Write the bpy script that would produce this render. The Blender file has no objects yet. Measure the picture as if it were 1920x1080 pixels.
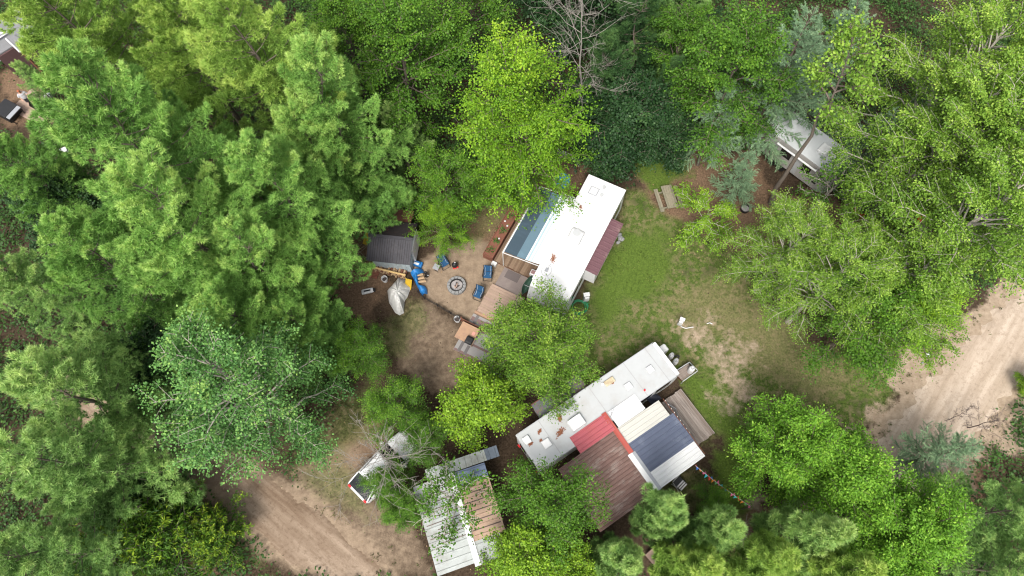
import bpy, math, random
import numpy as np
from math import radians as RAD, sin, cos, pi

# ------------------------------------------------------------------ camera
SC = bpy.context.scene
COL = SC.collection
H = 44.0                      # drone height above the ground
FPX = 1331.0                  # focal length in pixels of a 1920 wide frame
_d = np.array([40.0, -521.0, -1331.0]); _d /= np.linalg.norm(_d)
_Z = -_d; _f = np.array([0, 0, -1.0])
_Y = _f - (_f @ _Z) * _Z; _Y /= np.linalg.norm(_Y)
_X = np.cross(_Y, _Z)
RC = np.array([_X, _Y, _Z])   # camera -> world

def P(px, py, z=0.0):
    """point of the place that stands at height z where the photograph shows (px, py)"""
    r = RC @ np.array([px - 960.0, 540.0 - py, -FPX])
    t = (z - H) / r[2]
    return np.array([0, 0, H]) + r * t

from mathutils import Matrix, Vector
cam = bpy.data.cameras.new('drone_camera')
cam.sensor_width = 36.0
cam.lens = 36.0 * FPX / 1920.0
cam.clip_start = 0.5; cam.clip_end = 3000
camo = bpy.data.objects.new('drone_camera', cam); COL.objects.link(camo)
M4 = np.eye(4); M4[:3, :3] = RC; M4[2, 3] = H
camo.matrix_world = Matrix(M4.tolist())
SC.camera = camo

# ------------------------------------------------------------------ sky, sun, exposure
SUN_EL, SUN_AZ = RAD(58), RAD(200)      # azimuth clockwise from +Y
w = bpy.data.worlds.new("World"); SC.world = w; w.use_nodes = True
nt = w.node_tree
sky = nt.nodes.new('ShaderNodeTexSky'); sky.sky_type = 'NISHITA'; sky.sun_disc = False
sky.sun_elevation = SUN_EL; sky.sun_rotation = SUN_AZ
sky.air_density = 1.0; sky.dust_density = 4.0; sky.ozone_density = 1.0
hs = nt.nodes.new('ShaderNodeHueSaturation'); hs.inputs['Saturation'].default_value = 0.25
nt.links.new(sky.outputs[0], hs.inputs['Color'])
bg = nt.nodes['Background']; nt.links.new(hs.outputs[0], bg.inputs['Color'])
bg.inputs['Strength'].default_value = 0.138
sl = bpy.data.lights.new('sun', 'SUN'); sl.energy = 1.8; sl.angle = RAD(18); sl.color = (1.0, 0.95, 0.87)
so = bpy.data.objects.new('sun', sl); COL.objects.link(so)
so.rotation_euler = (RAD(90) - SUN_EL, 0, pi - SUN_AZ)
SC.view_settings.view_transform = 'Standard'
SC.view_settings.look = 'None'
SC.view_settings.gamma = 1.0
SC.view_settings.exposure = 1.05
SC.render.engine = 'CYCLES'
SC.cycles.filter_width = 1.15
SC.cycles.max_bounces = 6; SC.cycles.diffuse_bounces = 4
SC.cycles.transmission_bounces = 4; SC.cycles.glossy_bounces = 2
SC.cycles.transparent_max_bounces = 8

rng = np.random.default_rng(7)
random.seed(7)

# ------------------------------------------------------------------ materials
def lin(h):
    """sRGB 0..255 triple to linear"""
    return tuple((c / 255 / 12.92 if c / 255 <= .04045 else ((c / 255 + .055) / 1.055) ** 2.4) for c in h)

def mat(name, col, rough=.6, var=.12, scale=6.0, dirt=None, dirt_amt=0.0, dirt_scale=1.2, metal=0.0, spec=.4,
        stripes=None, bump=0.0, stretch=None):
    m = bpy.data.materials.new(name); m.use_nodes = True
    t = m.node_tree; b = t.nodes['Principled BSDF']
    b.inputs['Roughness'].default_value = rough
    b.inputs['Metallic'].default_value = metal
    b.inputs['Specular IOR Level'].default_value = spec
    tc = t.nodes.new('ShaderNodeTexCoord')
    src = tc.outputs['Object']
    if stretch:
        mp = t.nodes.new('ShaderNodeMapping'); mp.inputs['Scale'].default_value = stretch[:3]
        mp.inputs['Rotation'].default_value = (0, 0, RAD(-stretch[3]) if len(stretch) > 3 else 0)
        mp.vector_type = 'TEXTURE' if False else 'POINT'
        vr = t.nodes.new('ShaderNodeVectorRotate'); vr.rotation_type = 'Z_AXIS'
        vr.inputs['Angle'].default_value = RAD(-stretch[3]) if len(stretch) > 3 else 0
        mp.inputs['Rotation'].default_value = (0, 0, 0)
        t.links.new(src, vr.inputs['Vector']); t.links.new(vr.outputs[0], mp.inputs['Vector']); src = mp.outputs[0]
    n = t.nodes.new('ShaderNodeTexNoise'); n.inputs['Scale'].default_value = scale
    n.inputs['Detail'].default_value = 6; n.inputs['Roughness'].default_value = .65
    t.links.new(src, n.inputs['Vector'])
    mx = t.nodes.new('ShaderNodeMix'); mx.data_type = 'RGBA'
    c = np.array(col[:3])
    mx.inputs['A'].default_value = (*np.clip(c * (1 - 1.6 * var), 0, 1), 1)
    mx.inputs['B'].default_value = (*np.clip(c * (1 + 1.6 * var), 0, .92), 1)
    t.links.new(n.outputs['Fac'], mx.inputs['Factor'])
    out = mx.outputs['Result']
    if dirt is not None:
        n2 = t.nodes.new('ShaderNodeTexNoise'); n2.inputs['Scale'].default_value = dirt_scale
        n2.inputs['Detail'].default_value = 8; n2.inputs['Roughness'].default_value = .7
        t.links.new(src, n2.inputs['Vector'])
        mr = t.nodes.new('ShaderNodeMapRange'); mr.inputs['From Min'].default_value = .62 - dirt_amt * .4
        mr.inputs['From Max'].default_value = .78 - dirt_amt * .3
        mr.inputs['To Max'].default_value = .85
        t.links.new(n2.outputs['Fac'], mr.inputs['Value'])
        m2 = t.nodes.new('ShaderNodeMix'); m2.data_type = 'RGBA'
        m2.inputs['B'].default_value = (*dirt, 1)
        t.links.new(mr.outputs[0], m2.inputs['Factor']); t.links.new(out, m2.inputs['A']); out = m2.outputs['Result']
    t.links.new(out, b.inputs['Base Color'])
    if bump:
        bp = t.nodes.new('ShaderNodeBump'); bp.inputs['Strength'].default_value = bump
        bp.inputs['Distance'].default_value = .02
        t.links.new(n.outputs['Fac'], bp.inputs['Height']); t.links.new(bp.outputs[0], b.inputs['Normal'])
    return m

def leaf_mat(name, dark, mid, light, trans=.22, rough=.55):
    m = bpy.data.materials.new(name); m.use_nodes = True
    t = m.node_tree; b = t.nodes['Principled BSDF']
    at = t.nodes.new('ShaderNodeAttribute'); at.attribute_name = 'tint'
    oi = t.nodes.new('ShaderNodeObjectInfo')
    ad = t.nodes.new('ShaderNodeMath'); ad.operation = 'MULTIPLY_ADD'
    ad.inputs[1].default_value = .16; ad.inputs[2].default_value = -.08
    t.links.new(oi.outputs['Random'], ad.inputs[0])
    a2 = t.nodes.new('ShaderNodeMath'); a2.operation = 'ADD'
    t.links.new(at.outputs['Fac'], a2.inputs[0]); t.links.new(ad.outputs[0], a2.inputs[1])
    cr = t.nodes.new('ShaderNodeValToRGB'); e = cr.color_ramp.elements
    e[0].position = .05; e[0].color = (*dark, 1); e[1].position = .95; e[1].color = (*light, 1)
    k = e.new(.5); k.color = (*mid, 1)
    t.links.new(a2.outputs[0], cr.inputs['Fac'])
    b.inputs['Roughness'].default_value = rough; b.inputs['Specular IOR Level'].default_value = .25
    t.links.new(cr.outputs[0], b.inputs['Base Color'])
    tr = t.nodes.new('ShaderNodeBsdfTranslucent'); t.links.new(cr.outputs[0], tr.inputs['Color'])
    ms = t.nodes.new('ShaderNodeMixShader'); ms.inputs[0].default_value = trans
    t.links.new(b.outputs[0], ms.inputs[1]); t.links.new(tr.outputs[0], ms.inputs[2])
    t.links.new(ms.outputs[0], t.nodes['Material Output'].inputs['Surface'])
    return m

# ------------------------------------------------------------------ object helpers
def tag(o, label=None, cat=None, group=None, kind=None):
    if label: o['label'] = label
    if cat: o['category'] = cat
    if group: o['group'] = group
    if kind: o['kind'] = kind
    return o

def thing(name, label, cat, loc, group=None):
    o = bpy.data.objects.new(name, None); COL.objects.link(o)
    o.empty_display_size = .3
    o.location = tuple(float(x) for x in loc)
    return tag(o, label, cat, group)

def origin_of(parent):
    o = np.zeros(3)
    while parent is not None:
        o = o + np.array(parent.location); parent = parent.parent
    return o

class Fr:
    """horizontal frame turned by ang degrees"""
    def __init__(s, ang, ox=0., oy=0.):
        s.a = RAD(ang); s.c, s.s = cos(s.a), sin(s.a); s.ox, s.oy = ox, oy
    def __call__(s, u, v, z=0.):
        return (s.ox + u * s.c - v * s.s, s.oy + u * s.s + v * s.c, z)
WF = Fr(0)

class MB:
    def __init__(s): s.v = []; s.f = []; s.m = []
    def add(s, vs, fs, mi=0):
        k = len(s.v); s.v += [tuple(map(float, x)) for x in vs]
        for f in fs: s.f.append([i + k for i in f]); s.m.append(mi)
        return s
    def hexa(s, p8, mi=0):
        return s.add(p8, [(0, 3, 2, 1), (4, 5, 6, 7), (0, 1, 5, 4), (1, 2, 6, 5), (2, 3, 7, 6), (3, 0, 4, 7)], mi)
    def box(s, fr, u0, u1, v0, v1, z0, z1, mi=0):
        return s.hexa([fr(u0, v0, z0), fr(u1, v0, z0), fr(u1, v1, z0), fr(u0, v1, z0),
                       fr(u0, v0, z1), fr(u1, v0, z1), fr(u1, v1, z1), fr(u0, v1, z1)], mi)
    def slab(s, quad, th, mi=0):
        """four top corners (world), thickness downwards"""
        lo = [(x, y, z - th) for x, y, z in quad]
        return s.hexa(lo + list(quad), mi)
    def prism(s, fr, prof, v0, v1, mi=0):
        """profile of (u,z) extruded from v0 to v1"""
        n = len(prof)
        vs = [fr(u, v0, z) for u, z in prof] + [fr(u, v1, z) for u, z in prof]
        fs = [tuple(range(n)), tuple(range(2 * n - 1, n - 1, -1))]
        for i in range(n):
            j = (i + 1) % n; fs.append((j, i, i + n, j + n))
        return s.add(vs, fs, mi)
    def tube(s, pts, r, n=6, mi=0, cap=True):
        pts = np.array(pts, float); k = len(pts)
        r = np.full(k, r) if np.isscalar(r) else np.array(r, float)
        vs = []
        for i in range(k):
            d = pts[min(i + 1, k - 1)] - pts[max(i - 1, 0)]; d = d / (np.linalg.norm(d) + 1e-9)
            a = np.array([0, 0, 1.]) if abs(d[2]) < .9 else np.array([1., 0, 0])
            x = np.cross(d, a); x /= np.linalg.norm(x); y = np.cross(d, x)
            for q in range(n):
                t = 2 * pi * q / n; vs.append(pts[i] + r[i] * (cos(t) * x + sin(t) * y))
        fs = []
        for i in range(k - 1):
            for q in range(n):
                q2 = (q + 1) % n
                fs.append((i * n + q, i * n + q2, (i + 1) * n + q2, (i + 1) * n + q))
        if cap: fs += [tuple(range(n - 1, -1, -1)), tuple(range((k - 1) * n, k * n))]
        return s.add(vs, fs, mi)
    def cyl(s, c, r, z0, z1, n=16, mi=0, r2=None):
        r2 = r if r2 is None else r2
        vs = [(c[0] + r * cos(2 * pi * i / n), c[1] + r * sin(2 * pi * i / n), z0) for i in range(n)]
        vs += [(c[0] + r2 * cos(2 * pi * i / n), c[1] + r2 * sin(2 * pi * i / n), z1) for i in range(n)]
        fs = [tuple(range(n - 1, -1, -1)), tuple(range(n, 2 * n))]
        fs += [(i, (i + 1) % n, n + (i + 1) % n, n + i) for i in range(n)]
        return s.add(vs, fs, mi)
    def lathe(s, c, prof, n=20, mi=0):
        """closed ring profile of (r,z) round centre c"""
        k = len(prof); vs = []
        for i in range(n):
            a = 2 * pi * i / n
            vs += [(c[0] + r * cos(a), c[1] + r * sin(a), c[2] + z) for r, z in prof]
        fs = []
        for i in range(n):
            j = (i + 1) % n
            for q in range(k - 1):
                fs.append((i * k + q, j * k + q, j * k + q + 1, i * k + q + 1))
        return s.add(vs, fs, mi)
    def grid(s, fn, nu, nv, mi=0):
        vs = [fn(i / nu, j / nv) for j in range(nv + 1) for i in range(nu + 1)]
        fs = [(j * (nu + 1) + i, j * (nu + 1) + i + 1, (j + 1) * (nu + 1) + i + 1, (j + 1) * (nu + 1) + i)
              for j in range(nv) for i in range(nu)]
        return s.add(vs, fs, mi)
    def build(s, name, mats, parent=None, bevel=0, smooth=False, loc=None, solid=0):
        me = bpy.data.meshes.new(name)
        if parent is not None: o0 = origin_of(parent)
        else:
            o0 = np.array(loc if loc is not None else (0, 0, 0), float)
        me.from_pydata([tuple(np.array(x) - o0) for x in s.v], [], s.f)
        if not isinstance(mats, (list, tuple)): mats = [mats]
        for m in mats: me.materials.append(m)
        me.polygons.foreach_set('material_index', s.m)
        if smooth: me.polygons.foreach_set('use_smooth', [True] * len(s.f))
        me.update()
        o = bpy.data.objects.new(name, me); COL.objects.link(o)
        if parent is not None: o.parent = parent
        else: o.location = tuple(o0)
        if solid:
            md = o.modifiers.new('solid', 'SOLIDIFY'); md.thickness = solid; md.offset = -1
        if bevel:
            md = o.modifiers.new('bevel', 'BEVEL'); md.width = bevel; md.segments = 2
            md.limit_method = 'ANGLE'; md.angle_limit = RAD(40)
        return o

def corrugated(mb, fr, u0, u1, v0, v1, zf, along='u', pitch=.3, rib=.03, ribw=.06, th=.03, mi=0):
    """ribbed sheet: ribs run along `along`; zf(u,v) gives the sheet's height"""
    a0, a1 = (v0, v1) if along == 'u' else (u0, u1)
    n = max(1, int(round((a1 - a0) / pitch))); st = [a0]; hh = [0.]
    step = (a1 - a0) / n
    for i in range(n):
        c = a0 + (i + .5) * step
        st += [c - ribw, c - ribw * .45, c + ribw * .45, c + ribw]; hh += [0, rib, rib, 0]
    st.append(a1); hh.append(0)
    def pt(a, e, h):
        u, v = (e, a) if along == 'u' else (a, e)
        return fr(u, v, zf(u, v) + h)
    e0, e1 = (u0, u1) if along == 'u' else (v0, v1)
    k = len(st)
    vs = [pt(a, e0, h) for a, h in zip(st, hh)] + [pt(a, e1, h) for a, h in zip(st, hh)]
    vs += [pt(a, e0, h - th) for a, h in zip(st, hh)] + [pt(a, e1, h - th) for a, h in zip(st, hh)]
    fs = []
    for i in range(k - 1):
        fs.append((i, i + 1, k + i + 1, k + i)); fs.append((2 * k + i, 3 * k + i, 3 * k + i + 1, 2 * k + i + 1))
        fs.append((i, 2 * k + i, 2 * k + i + 1, i + 1)); fs.append((k + i, k + i + 1, 3 * k + i + 1, 3 * k + i))
    fs.append((0, k, 3 * k, 2 * k)); fs.append((k - 1, 3 * k - 1, 4 * k - 1, 2 * k - 1))
    mb.add(vs, fs, mi)
    return mb

def planks(mb, fr, u0, u1, v0, v1, z0, z1, along='u', wd=.14, gap=.008, mats=1, seed=0):
    r = random.Random(seed)
    a0, a1 = (v0, v1) if along == 'u' else (u0, u1)
    n = max(1, int(round((a1 - a0) / wd))); st = (a1 - a0) / n
    for i in range(n):
        p, q = a0 + i * st + gap / 2, a0 + (i + 1) * st - gap / 2
        dz = r.uniform(-.004, .004); mi = r.randrange(mats)
        e = r.uniform(-.03, .03)
        if along == 'u': mb.box(fr, u0 + e, u1 + e, p, q, z0, z1 + dz, mi)
        else: mb.box(fr, p, q, v0 + e, v1 + e, z0, z1 + dz, mi)
    return mb

def raw_mesh(name, verts, nper, mats, tint=None, parent_loc=None):
    """mesh of len(verts)/nper separate faces of nper corners, made in one go"""
    V = np.asarray(verts, np.float32); nf = len(V) // nper
    me = bpy.data.meshes.new(name)
    me.vertices.add(len(V)); me.vertices.foreach_set('co', V.ravel())
    me.loops.add(len(V)); me.loops.foreach_set('vertex_index', np.arange(len(V), dtype=np.int32))
    me.polygons.add(nf); me.polygons.foreach_set('loop_start', np.arange(0, len(V), nper, dtype=np.int32))
    me.polygons.foreach_set('loop_total', np.full(nf, nper, np.int32))
    if not isinstance(mats, (list, tuple)): mats = [mats]
    for m in mats: me.materials.append(m)
    if tint is not None:
        at = me.attributes.new('tint', 'FLOAT', 'POINT')
        at.data.foreach_set('value', np.repeat(np.asarray(tint, np.float32), nper))
    me.update(calc_edges=True)
    return me

def link(name, me, parent=None, loc=(0, 0, 0)):
    o = bpy.data.objects.new(name, me); COL.objects.link(o); o.location = loc
    if parent is not None: o.parent = parent
    return o
# ------------------------------------------------------------------ foliage makers
def unit(a): return a / (np.linalg.norm(a, axis=-1, keepdims=True) + 1e-9)

def leaves(pos, dirs, nrm, L, W, fold=.12):
    """one rhombic leaf per row -> quad corners"""
    d = unit(dirs); n = unit(nrm - np.sum(nrm * d, -1, keepdims=True) * d); s = np.cross(d, n)
    L = L[:, None]; W = W[:, None]
    a = pos; c = pos + d * L - n * L * .12
    m = pos + d * L * .45 + n * L * fold
    b = m + s * W * .5 - n * W * .15; e = m - s * W * .5 - n * W * .15
    return np.stack([a, b, c, e], 1).reshape(-1, 3)

def needles(pos, dirs, L, W):
    d = unit(dirs); s = unit(np.cross(d, rng.normal(size=d.shape)))
    return np.stack([pos - s * W[:, None] * .5, pos + s * W[:, None] * .5, pos + d * L[:, None]], 1).reshape(-1, 3)

class Wood:
    def __init__(s): s.mb = MB()
    def limb(s, pts, r0, r1, n=5): s.mb.tube(pts, np.linspace(r0, r1, len(pts)), n, cap=False)
    def mesh(s, name, m):
        me = bpy.data.meshes.new(name); me.from_pydata(s.mb.v, [], s.mb.f); me.materials.append(m)
        me.polygons.foreach_set('use_smooth', [True] * len(s.mb.f)); me.update(); return me

def curve(p0, p1, bend, k=5, jit=0.):
    t = np.linspace(0, 1, k)[:, None]
    p = p0 + (p1 - p0) * t + np.array(bend) * (t * (1 - t) * 4)
    if jit:
        j = rng.normal(size=p.shape) * jit; j[0] = 0; p = p + j
    return p

def broadleaf(name, h, r, base, bark, leafm, nb=38, spray=(.55, .34, .14), per=55, leaf=.17, flat=.55, up=(.15, .9),
              twigs=5, droop=.12, tip=.25, gap=.0, aspect=.8, top=1.0, twig_r=.012, thick=.85):
    """trunk mesh and crown mesh (twigs in the trunk mesh) of a deciduous tree standing at the origin"""
    wd = Wood()
    lean = rng.normal(size=2) * .03 * h
    tr = np.array([[lean[0] * t ** 2, lean[1] * t ** 2, h * .93 * t] for t in np.linspace(0, 1, 9)])
    tr[1:, :2] += rng.normal(size=(8, 2)) * .012 * h
    rad = (.016 * h + .03) * thick
    wd.mb.tube(tr, rad * (1 - np.linspace(0, 1, 9) * .85) * np.array([1.35] + [1.] * 8), 8, cap=False)
    pos, dr, nm, ti = [], [], [], []
    for i in range(nb):
        t = base + (1 - base) * ((i + .5) / nb) ** .85
        q = min(.999, (t - base) / (1 - base))
        prof = math.sin(pi * min(1, (.16 + .84 * q)) ** .9) ** .7 if q < .97 else .35
        L = r * (.35 + .75 * prof) * rng.uniform(.62, 1.12)
        az = i * 2.39996 + rng.normal() * .35
        el = up[0] + (up[1] - up[0]) * q + rng.normal() * .12
        z0 = t * h * .93 - L * .25 * math.sin(el)
        k = np.clip(z0 / (h * .93) * 8, 0, 7.99); f = k - int(k)
        p0 = tr[int(k)] * (1 - f) + tr[int(k) + 1] * f
        d = np.array([cos(az) * cos(el), sin(az) * cos(el), sin(el)])
        p1 = p0 + d * L
        br = curve(p0, p1, (0, 0, droop * L), 6, .03 * L * .5)
        wd.limb(br, max(.02, rad * .42 * (1 - q * .6)), twig_r, 5)
        # sprays along the limb and on side twigs
        spots = []
        ns = max(3, int(L / (spray[0] * .8)))
        for s in np.linspace(.42, 1.0, ns):
            kk = s * 5; j = min(4, int(kk)); c = br[j] + (br[j + 1] - br[j]) * (kk - j)
            spots.append((c, d, s))
        for k2 in range(twigs):
            s = .35 + .6 * (k2 + rng.uniform(0, 1)) / twigs
            kk = s * 5; j = min(4, int(kk)); c = br[j] + (br[j + 1] - br[j]) * (kk - j)
            side = np.cross(d, [0, 0, 1.]); side /= np.linalg.norm(side) + 1e-6
            td = unit(d * .75 + side * (1 if k2 % 2 else -1) * rng.uniform(.6, 1.1) + np.array([0, 0, rng.normal() * .18]))
            tl = L * rng.uniform(.2, .42) * (1.15 - .5 * s)
            e = c + td * tl
            wd.limb(curve(c, e, (0, 0, .05 * tl), 3), twig_r * 1.3, twig_r * .6, 4)
            for s2 in np.arange(.45, 1.01, max(.3, spray[0] * .8 / max(tl, .1))): spots.append((c + (e - c) * s2, td, s))
        for c, dd, s in spots:
            if rng.random() < gap: continue
            dd = unit(dd * np.array([1, 1, .5])); sd = np.cross(dd, [0, 0, 1.]); sd /= np.linalg.norm(sd) + 1e-6
            n = max(4, int(per * rng.uniform(.55, 1.3)))
            g = rng.normal(size=(n, 3)) * .55
            g = g * np.array(spray) * rng.uniform(.8, 1.2)
            ctr = c + np.array([0, 0, rng.normal() * .05])
            upv = np.array([0, 0, 1.])
            # sprays are gently domed, so their rims hang
            pp = ctr + g[:, :1] * dd + g[:, 1:2] * sd + (g[:, 2:] - .35 * (g[:, :1] ** 2 + g[:, 1:2] ** 2) / spray[0]) * upv
            pos.append(pp)
            out = unit(g[:, :1] * dd + g[:, 1:2] * sd + .4 * dd + rng.normal(size=(n, 3)) * .5)
            dr.append(out - np.array([0, 0, .25]))
            nm.append(unit(upv * flat + rng.normal(size=(n, 3)) * (1 - flat) + (g[:, :1] * dd + g[:, 1:2] * sd) * .5))
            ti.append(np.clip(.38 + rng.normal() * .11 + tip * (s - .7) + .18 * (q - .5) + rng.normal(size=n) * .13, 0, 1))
    pos = np.concatenate(pos); dr = np.concatenate(dr); nm = np.concatenate(nm); ti = np.concatenate(ti)
    n = len(pos); L = leaf * rng.uniform(.7, 1.25, n)
    return wd.mesh(name + '_trunk', bark), raw_mesh(name + '_crown', leaves(pos, dr, nm, L, L * aspect), 4, leafm, ti)

def pine(name, h, r, base, bark, leafm, step=1.1, nbr=(5, 7), dens=19, nl=.27, wn=.032, per=19, fan=.27, pw=.65, el=(.05, .95), dome=.8):
    """white pine: whorls of level limbs, each carrying a plume of needle tufts"""
    wd = Wood()
    tr = np.array([[rng.normal() * .02 * h * t, rng.normal() * .02 * h * t, h * t] for t in np.linspace(0, 1, 8)])
    wd.mb.tube(tr, np.linspace(.013 * h + .02, .012, 8) * np.array([1, 1, .95, .85, .75, .65, .6, 1]), 8, cap=False)
    T, D, I = [], [], []
    z = base * h
    while z < h - .25:
        q = (z - base * h) / (h * (1 - base))
        for b in range(rng.integers(*nbr)):
            L = r * (1 - q) ** pw * rng.uniform(.6, 1.12) * (1. if q > .15 else .8) + .25
            az = rng.uniform(0, 2 * pi); e = el[0] + (el[1] - el[0]) * q ** 1.3 + rng.normal() * .1
            kz = z / h * 7; j = min(6, int(kz)); p0 = tr[j] + (tr[j + 1] - tr[j]) * (kz - j)
            d = np.array([cos(az) * cos(e), sin(az) * cos(e), sin(e)])
            p1 = p0 + d * L + np.array([0, 0, .1 * L])
            br = curve(p0, p1, (0, 0, -.08 * L), 5, .02 * L)
            wd.limb(br - np.array([0, 0, .06]), max(.014, .009 * L + .008), .008, 5)
            side = np.cross(d, [0, 0, 1.]); side /= np.linalg.norm(side) + 1e-6
            n = int(dens * L * L * fan * 2.6 + 14)
            s = .10 + .94 * rng.random(n) ** .62
            ph = rng.uniform(0, 6.28)
            wid = fan * L * np.sin(pi * np.clip(s ** 1.25 * .80 + .12, 0, 1)) ** .8 * (.84 + .22 * np.sin(s * (6 + 3 * L) + ph)) + .10
            y = rng.uniform(-1, 1, n) * (.9 + .12 * np.sin(s * 11 + ph * 2))
            kk = np.clip(s, 0, 1.02) * 4; j = np.minimum(3, kk.astype(int))
            c = br[j] + (br[j + 1] - br[j]) * (kk - j)[:, None]
            yy = y * wid
            # bough: a dome along the limb, broken into knobs, tip and sides drooping
            knob = .05 * L ** .5 * (np.sin(s * 7 * L ** .5 + ph) + np.sin(y * 6 + s * 9 + ph * 1.3))
            c = c + side * yy[:, None] + d * (np.abs(yy) * .30)[:, None]
            c[:, 2] += dome * wid * (1 - y * y) - dome * .4 * wid - .45 * np.abs(yy) * np.abs(y) + knob + rng.normal(size=n) * .045 - .22 * L * np.clip(s - .6, 0, .25) + .25 * L * np.clip(s - .88, 0, 1)
            T.append(c)
            td = unit(np.array([0, 0, .62]) + d * (.65 + .6 * s[:, None] ** 2) + side * (y * .75)[:, None] + rng.normal(size=(n, 3)) * .16)
            D.append(td)
            I.append(np.clip(.36 + rng.normal() * .08 + .36 * (s - .65) + .30 * (q - .45) + rng.normal(size=n) * .1, 0, 1))  # tint: paler new growth at limb tips; crown tops painted brighter for light relief
        z += step * rng.uniform(.75, 1.25) * (1 - .35 * q)
    # leader
    n = 40; c = np.stack([rng.normal(size=n) * .12, rng.normal(size=n) * .12, h - 1.2 + rng.random(n) * 1.4], 1); c[:, :2] += tr[-1, :2]
    T.append(c); D.append(unit(np.array([0, 0, 1.]) + rng.normal(size=(n, 3)) * .4)); I.append(np.full(n, .75))
    T = np.concatenate(T); D = np.concatenate(D); I = np.concatenate(I)
    k = len(T)
    pos = np.repeat(T, per, 0); dd = unit(np.repeat(D, per, 0) * .9 + rng.normal(size=(k * per, 3)) * .52)
    L = nl * rng.uniform(.65, 1.15, k * per)
    W = np.full(k * per, wn)
    return wd.mesh(name + '_trunk', bark), raw_mesh(name + '_crown', needles(pos, dd, L, W), 3, leafm, np.clip(np.repeat(I, per) + rng.normal(size=k * per) * .07, 0, 1))

def tamarack(name, h, r, base, bark, leafm, step=.5, dens=11):
    """larch: thin drooping feathery sprays with short needle bunches strung along fine twigs"""
    wd = Wood()
    tr = np.array([[rng.normal() * .015 * h * t, rng.normal() * .015 * h * t, h * t] for t in np.linspace(0, 1, 8)])
    wd.mb.tube(tr, np.linspace(.012 * h + .03, .02, 8), 8, cap=False)
    pos, dr, ti = [], [], []
    z = base * h
    while z < h - .2:
        q = (z - base * h) / (h * (1 - base))
        for b in range(rng.integers(3, 6)):
            L = r * (1 - q) ** .8 * rng.uniform(.55, 1.15) + .3
            az = rng.uniform(0, 2 * pi); e = -.05 + .7 * q + rng.normal() * .12
            kz = z / h * 7; j = min(6, int(kz)); p0 = tr[j] + (tr[j + 1] - tr[j]) * (kz - j)
            d = np.array([cos(az) * cos(e), sin(az) * cos(e), sin(e)])
            br = curve(p0, p0 + d * L + np.array([0, 0, .06 * L]), (0, 0, -.1 * L), 6, .02 * L)
            wd.limb(br, max(.014, .011 * L), .006, 4)
            side = np.cross(d, [0, 0, 1.]); side /= np.linalg.norm(side) + 1e-6
            for k2 in range(int(4 + L * 6)):
                s = rng.uniform(.15, 1.0); kk = s * 5; j = min(4, int(kk)); c = br[j] + (br[j + 1] - br[j]) * (kk - j)
                td = unit(d * rng.uniform(.5, 1.1) + side * rng.choice([-1, 1]) * rng.uniform(.3, 1.0) + np.array([0, 0, rng.normal() * .25 - .1]))
                tl = L * rng.uniform(.14, .34) * (1.2 - .6 * s) + .12
                n = int(tl * dens * 9) + 6
                u = rng.random(n)
                pp = c + td * (u * tl)[:, None] + rng.normal(size=(n, 3)) * .02
                pos.append(pp); dr.append(unit(td * .7 + rng.normal(size=(n, 3)) * .6))
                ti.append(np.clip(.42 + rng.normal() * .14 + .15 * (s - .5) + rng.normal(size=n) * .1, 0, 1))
        z += step * rng.uniform(.7, 1.3)
    pos = np.concatenate(pos); dr = np.concatenate(dr); ti = np.concatenate(ti); n = len(pos)
    return wd.mesh(name + '_trunk', bark), raw_mesh(name + '_crown', needles(pos, dr, .13 * rng.uniform(.7, 1.2, n), np.full(n, .03)), 3, leafm, ti)

def bare(name, h, bark, nb=16, r=3., base=.35, depth=2, rad=.1, up=(.2, .9), kink=.08, clump=False):
    """leafless tree"""
    wd = Wood()
    tr = np.array([[0, 0, h * t] for t in np.linspace(0, 1, 9)]); tr[1:, :2] += np.cumsum(rng.normal(size=(8, 2)) * .012 * h, 0)
    wd.mb.tube(tr, np.linspace(rad, rad * .2, 9), 7, cap=False)
    def grow(p0, d, L, rr, lev):
        d = unit(d); pts = [p0]; c = p0.copy()
        for s in range(6):
            d = unit(d + rng.normal(size=3) * kink * 2); c = c + d * L / 6; pts.append(c.copy())
        wd.limb(np.array(pts), rr, max(.005, rr * .3), 4)
        if lev > 0:
            for k in range(rng.integers(4, 7)):
                j = rng.integers(1, 6)
                grow(pts[j], unit(d * .8 + rng.normal(size=3) * .55), L * rng.uniform(.3, .55), max(.006, rr * .5), lev - 1)
    for i in range(nb):
        q = (i + rng.random()) / nb; t = base + (1 - base) * q
        kz = t * 8; j = min(7, int(kz)); p0 = tr[j] + (tr[j + 1] - tr[j]) * (kz - j)
        az = i * 2.4 + rng.normal() * .4; e = up[0] + (up[1] - up[0]) * q
        grow(p0, np.array([cos(az) * cos(e), sin(az) * cos(e), sin(e)]), r * rng.uniform(.5, 1.1) * (1 - .45 * q), max(.009, rad * .28), depth)
    return wd.mesh(name + '_trunk', bark), None
BARK = mat('grey_brown_bark', (.13, .105, .085), rough=.95, var=.3, scale=14, bump=.6)
BARK_P = mat('pale_bark', (.36, .33, .28), rough=.9, var=.25, scale=9, bump=.4)
BARK_D = mat('dead_wood', (.25, .225, .20), rough=.95, var=.25, scale=12)
BARK_T = mat('dark_twig', (.10, .075, .07), rough=.95, var=.25, scale=12)
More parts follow.
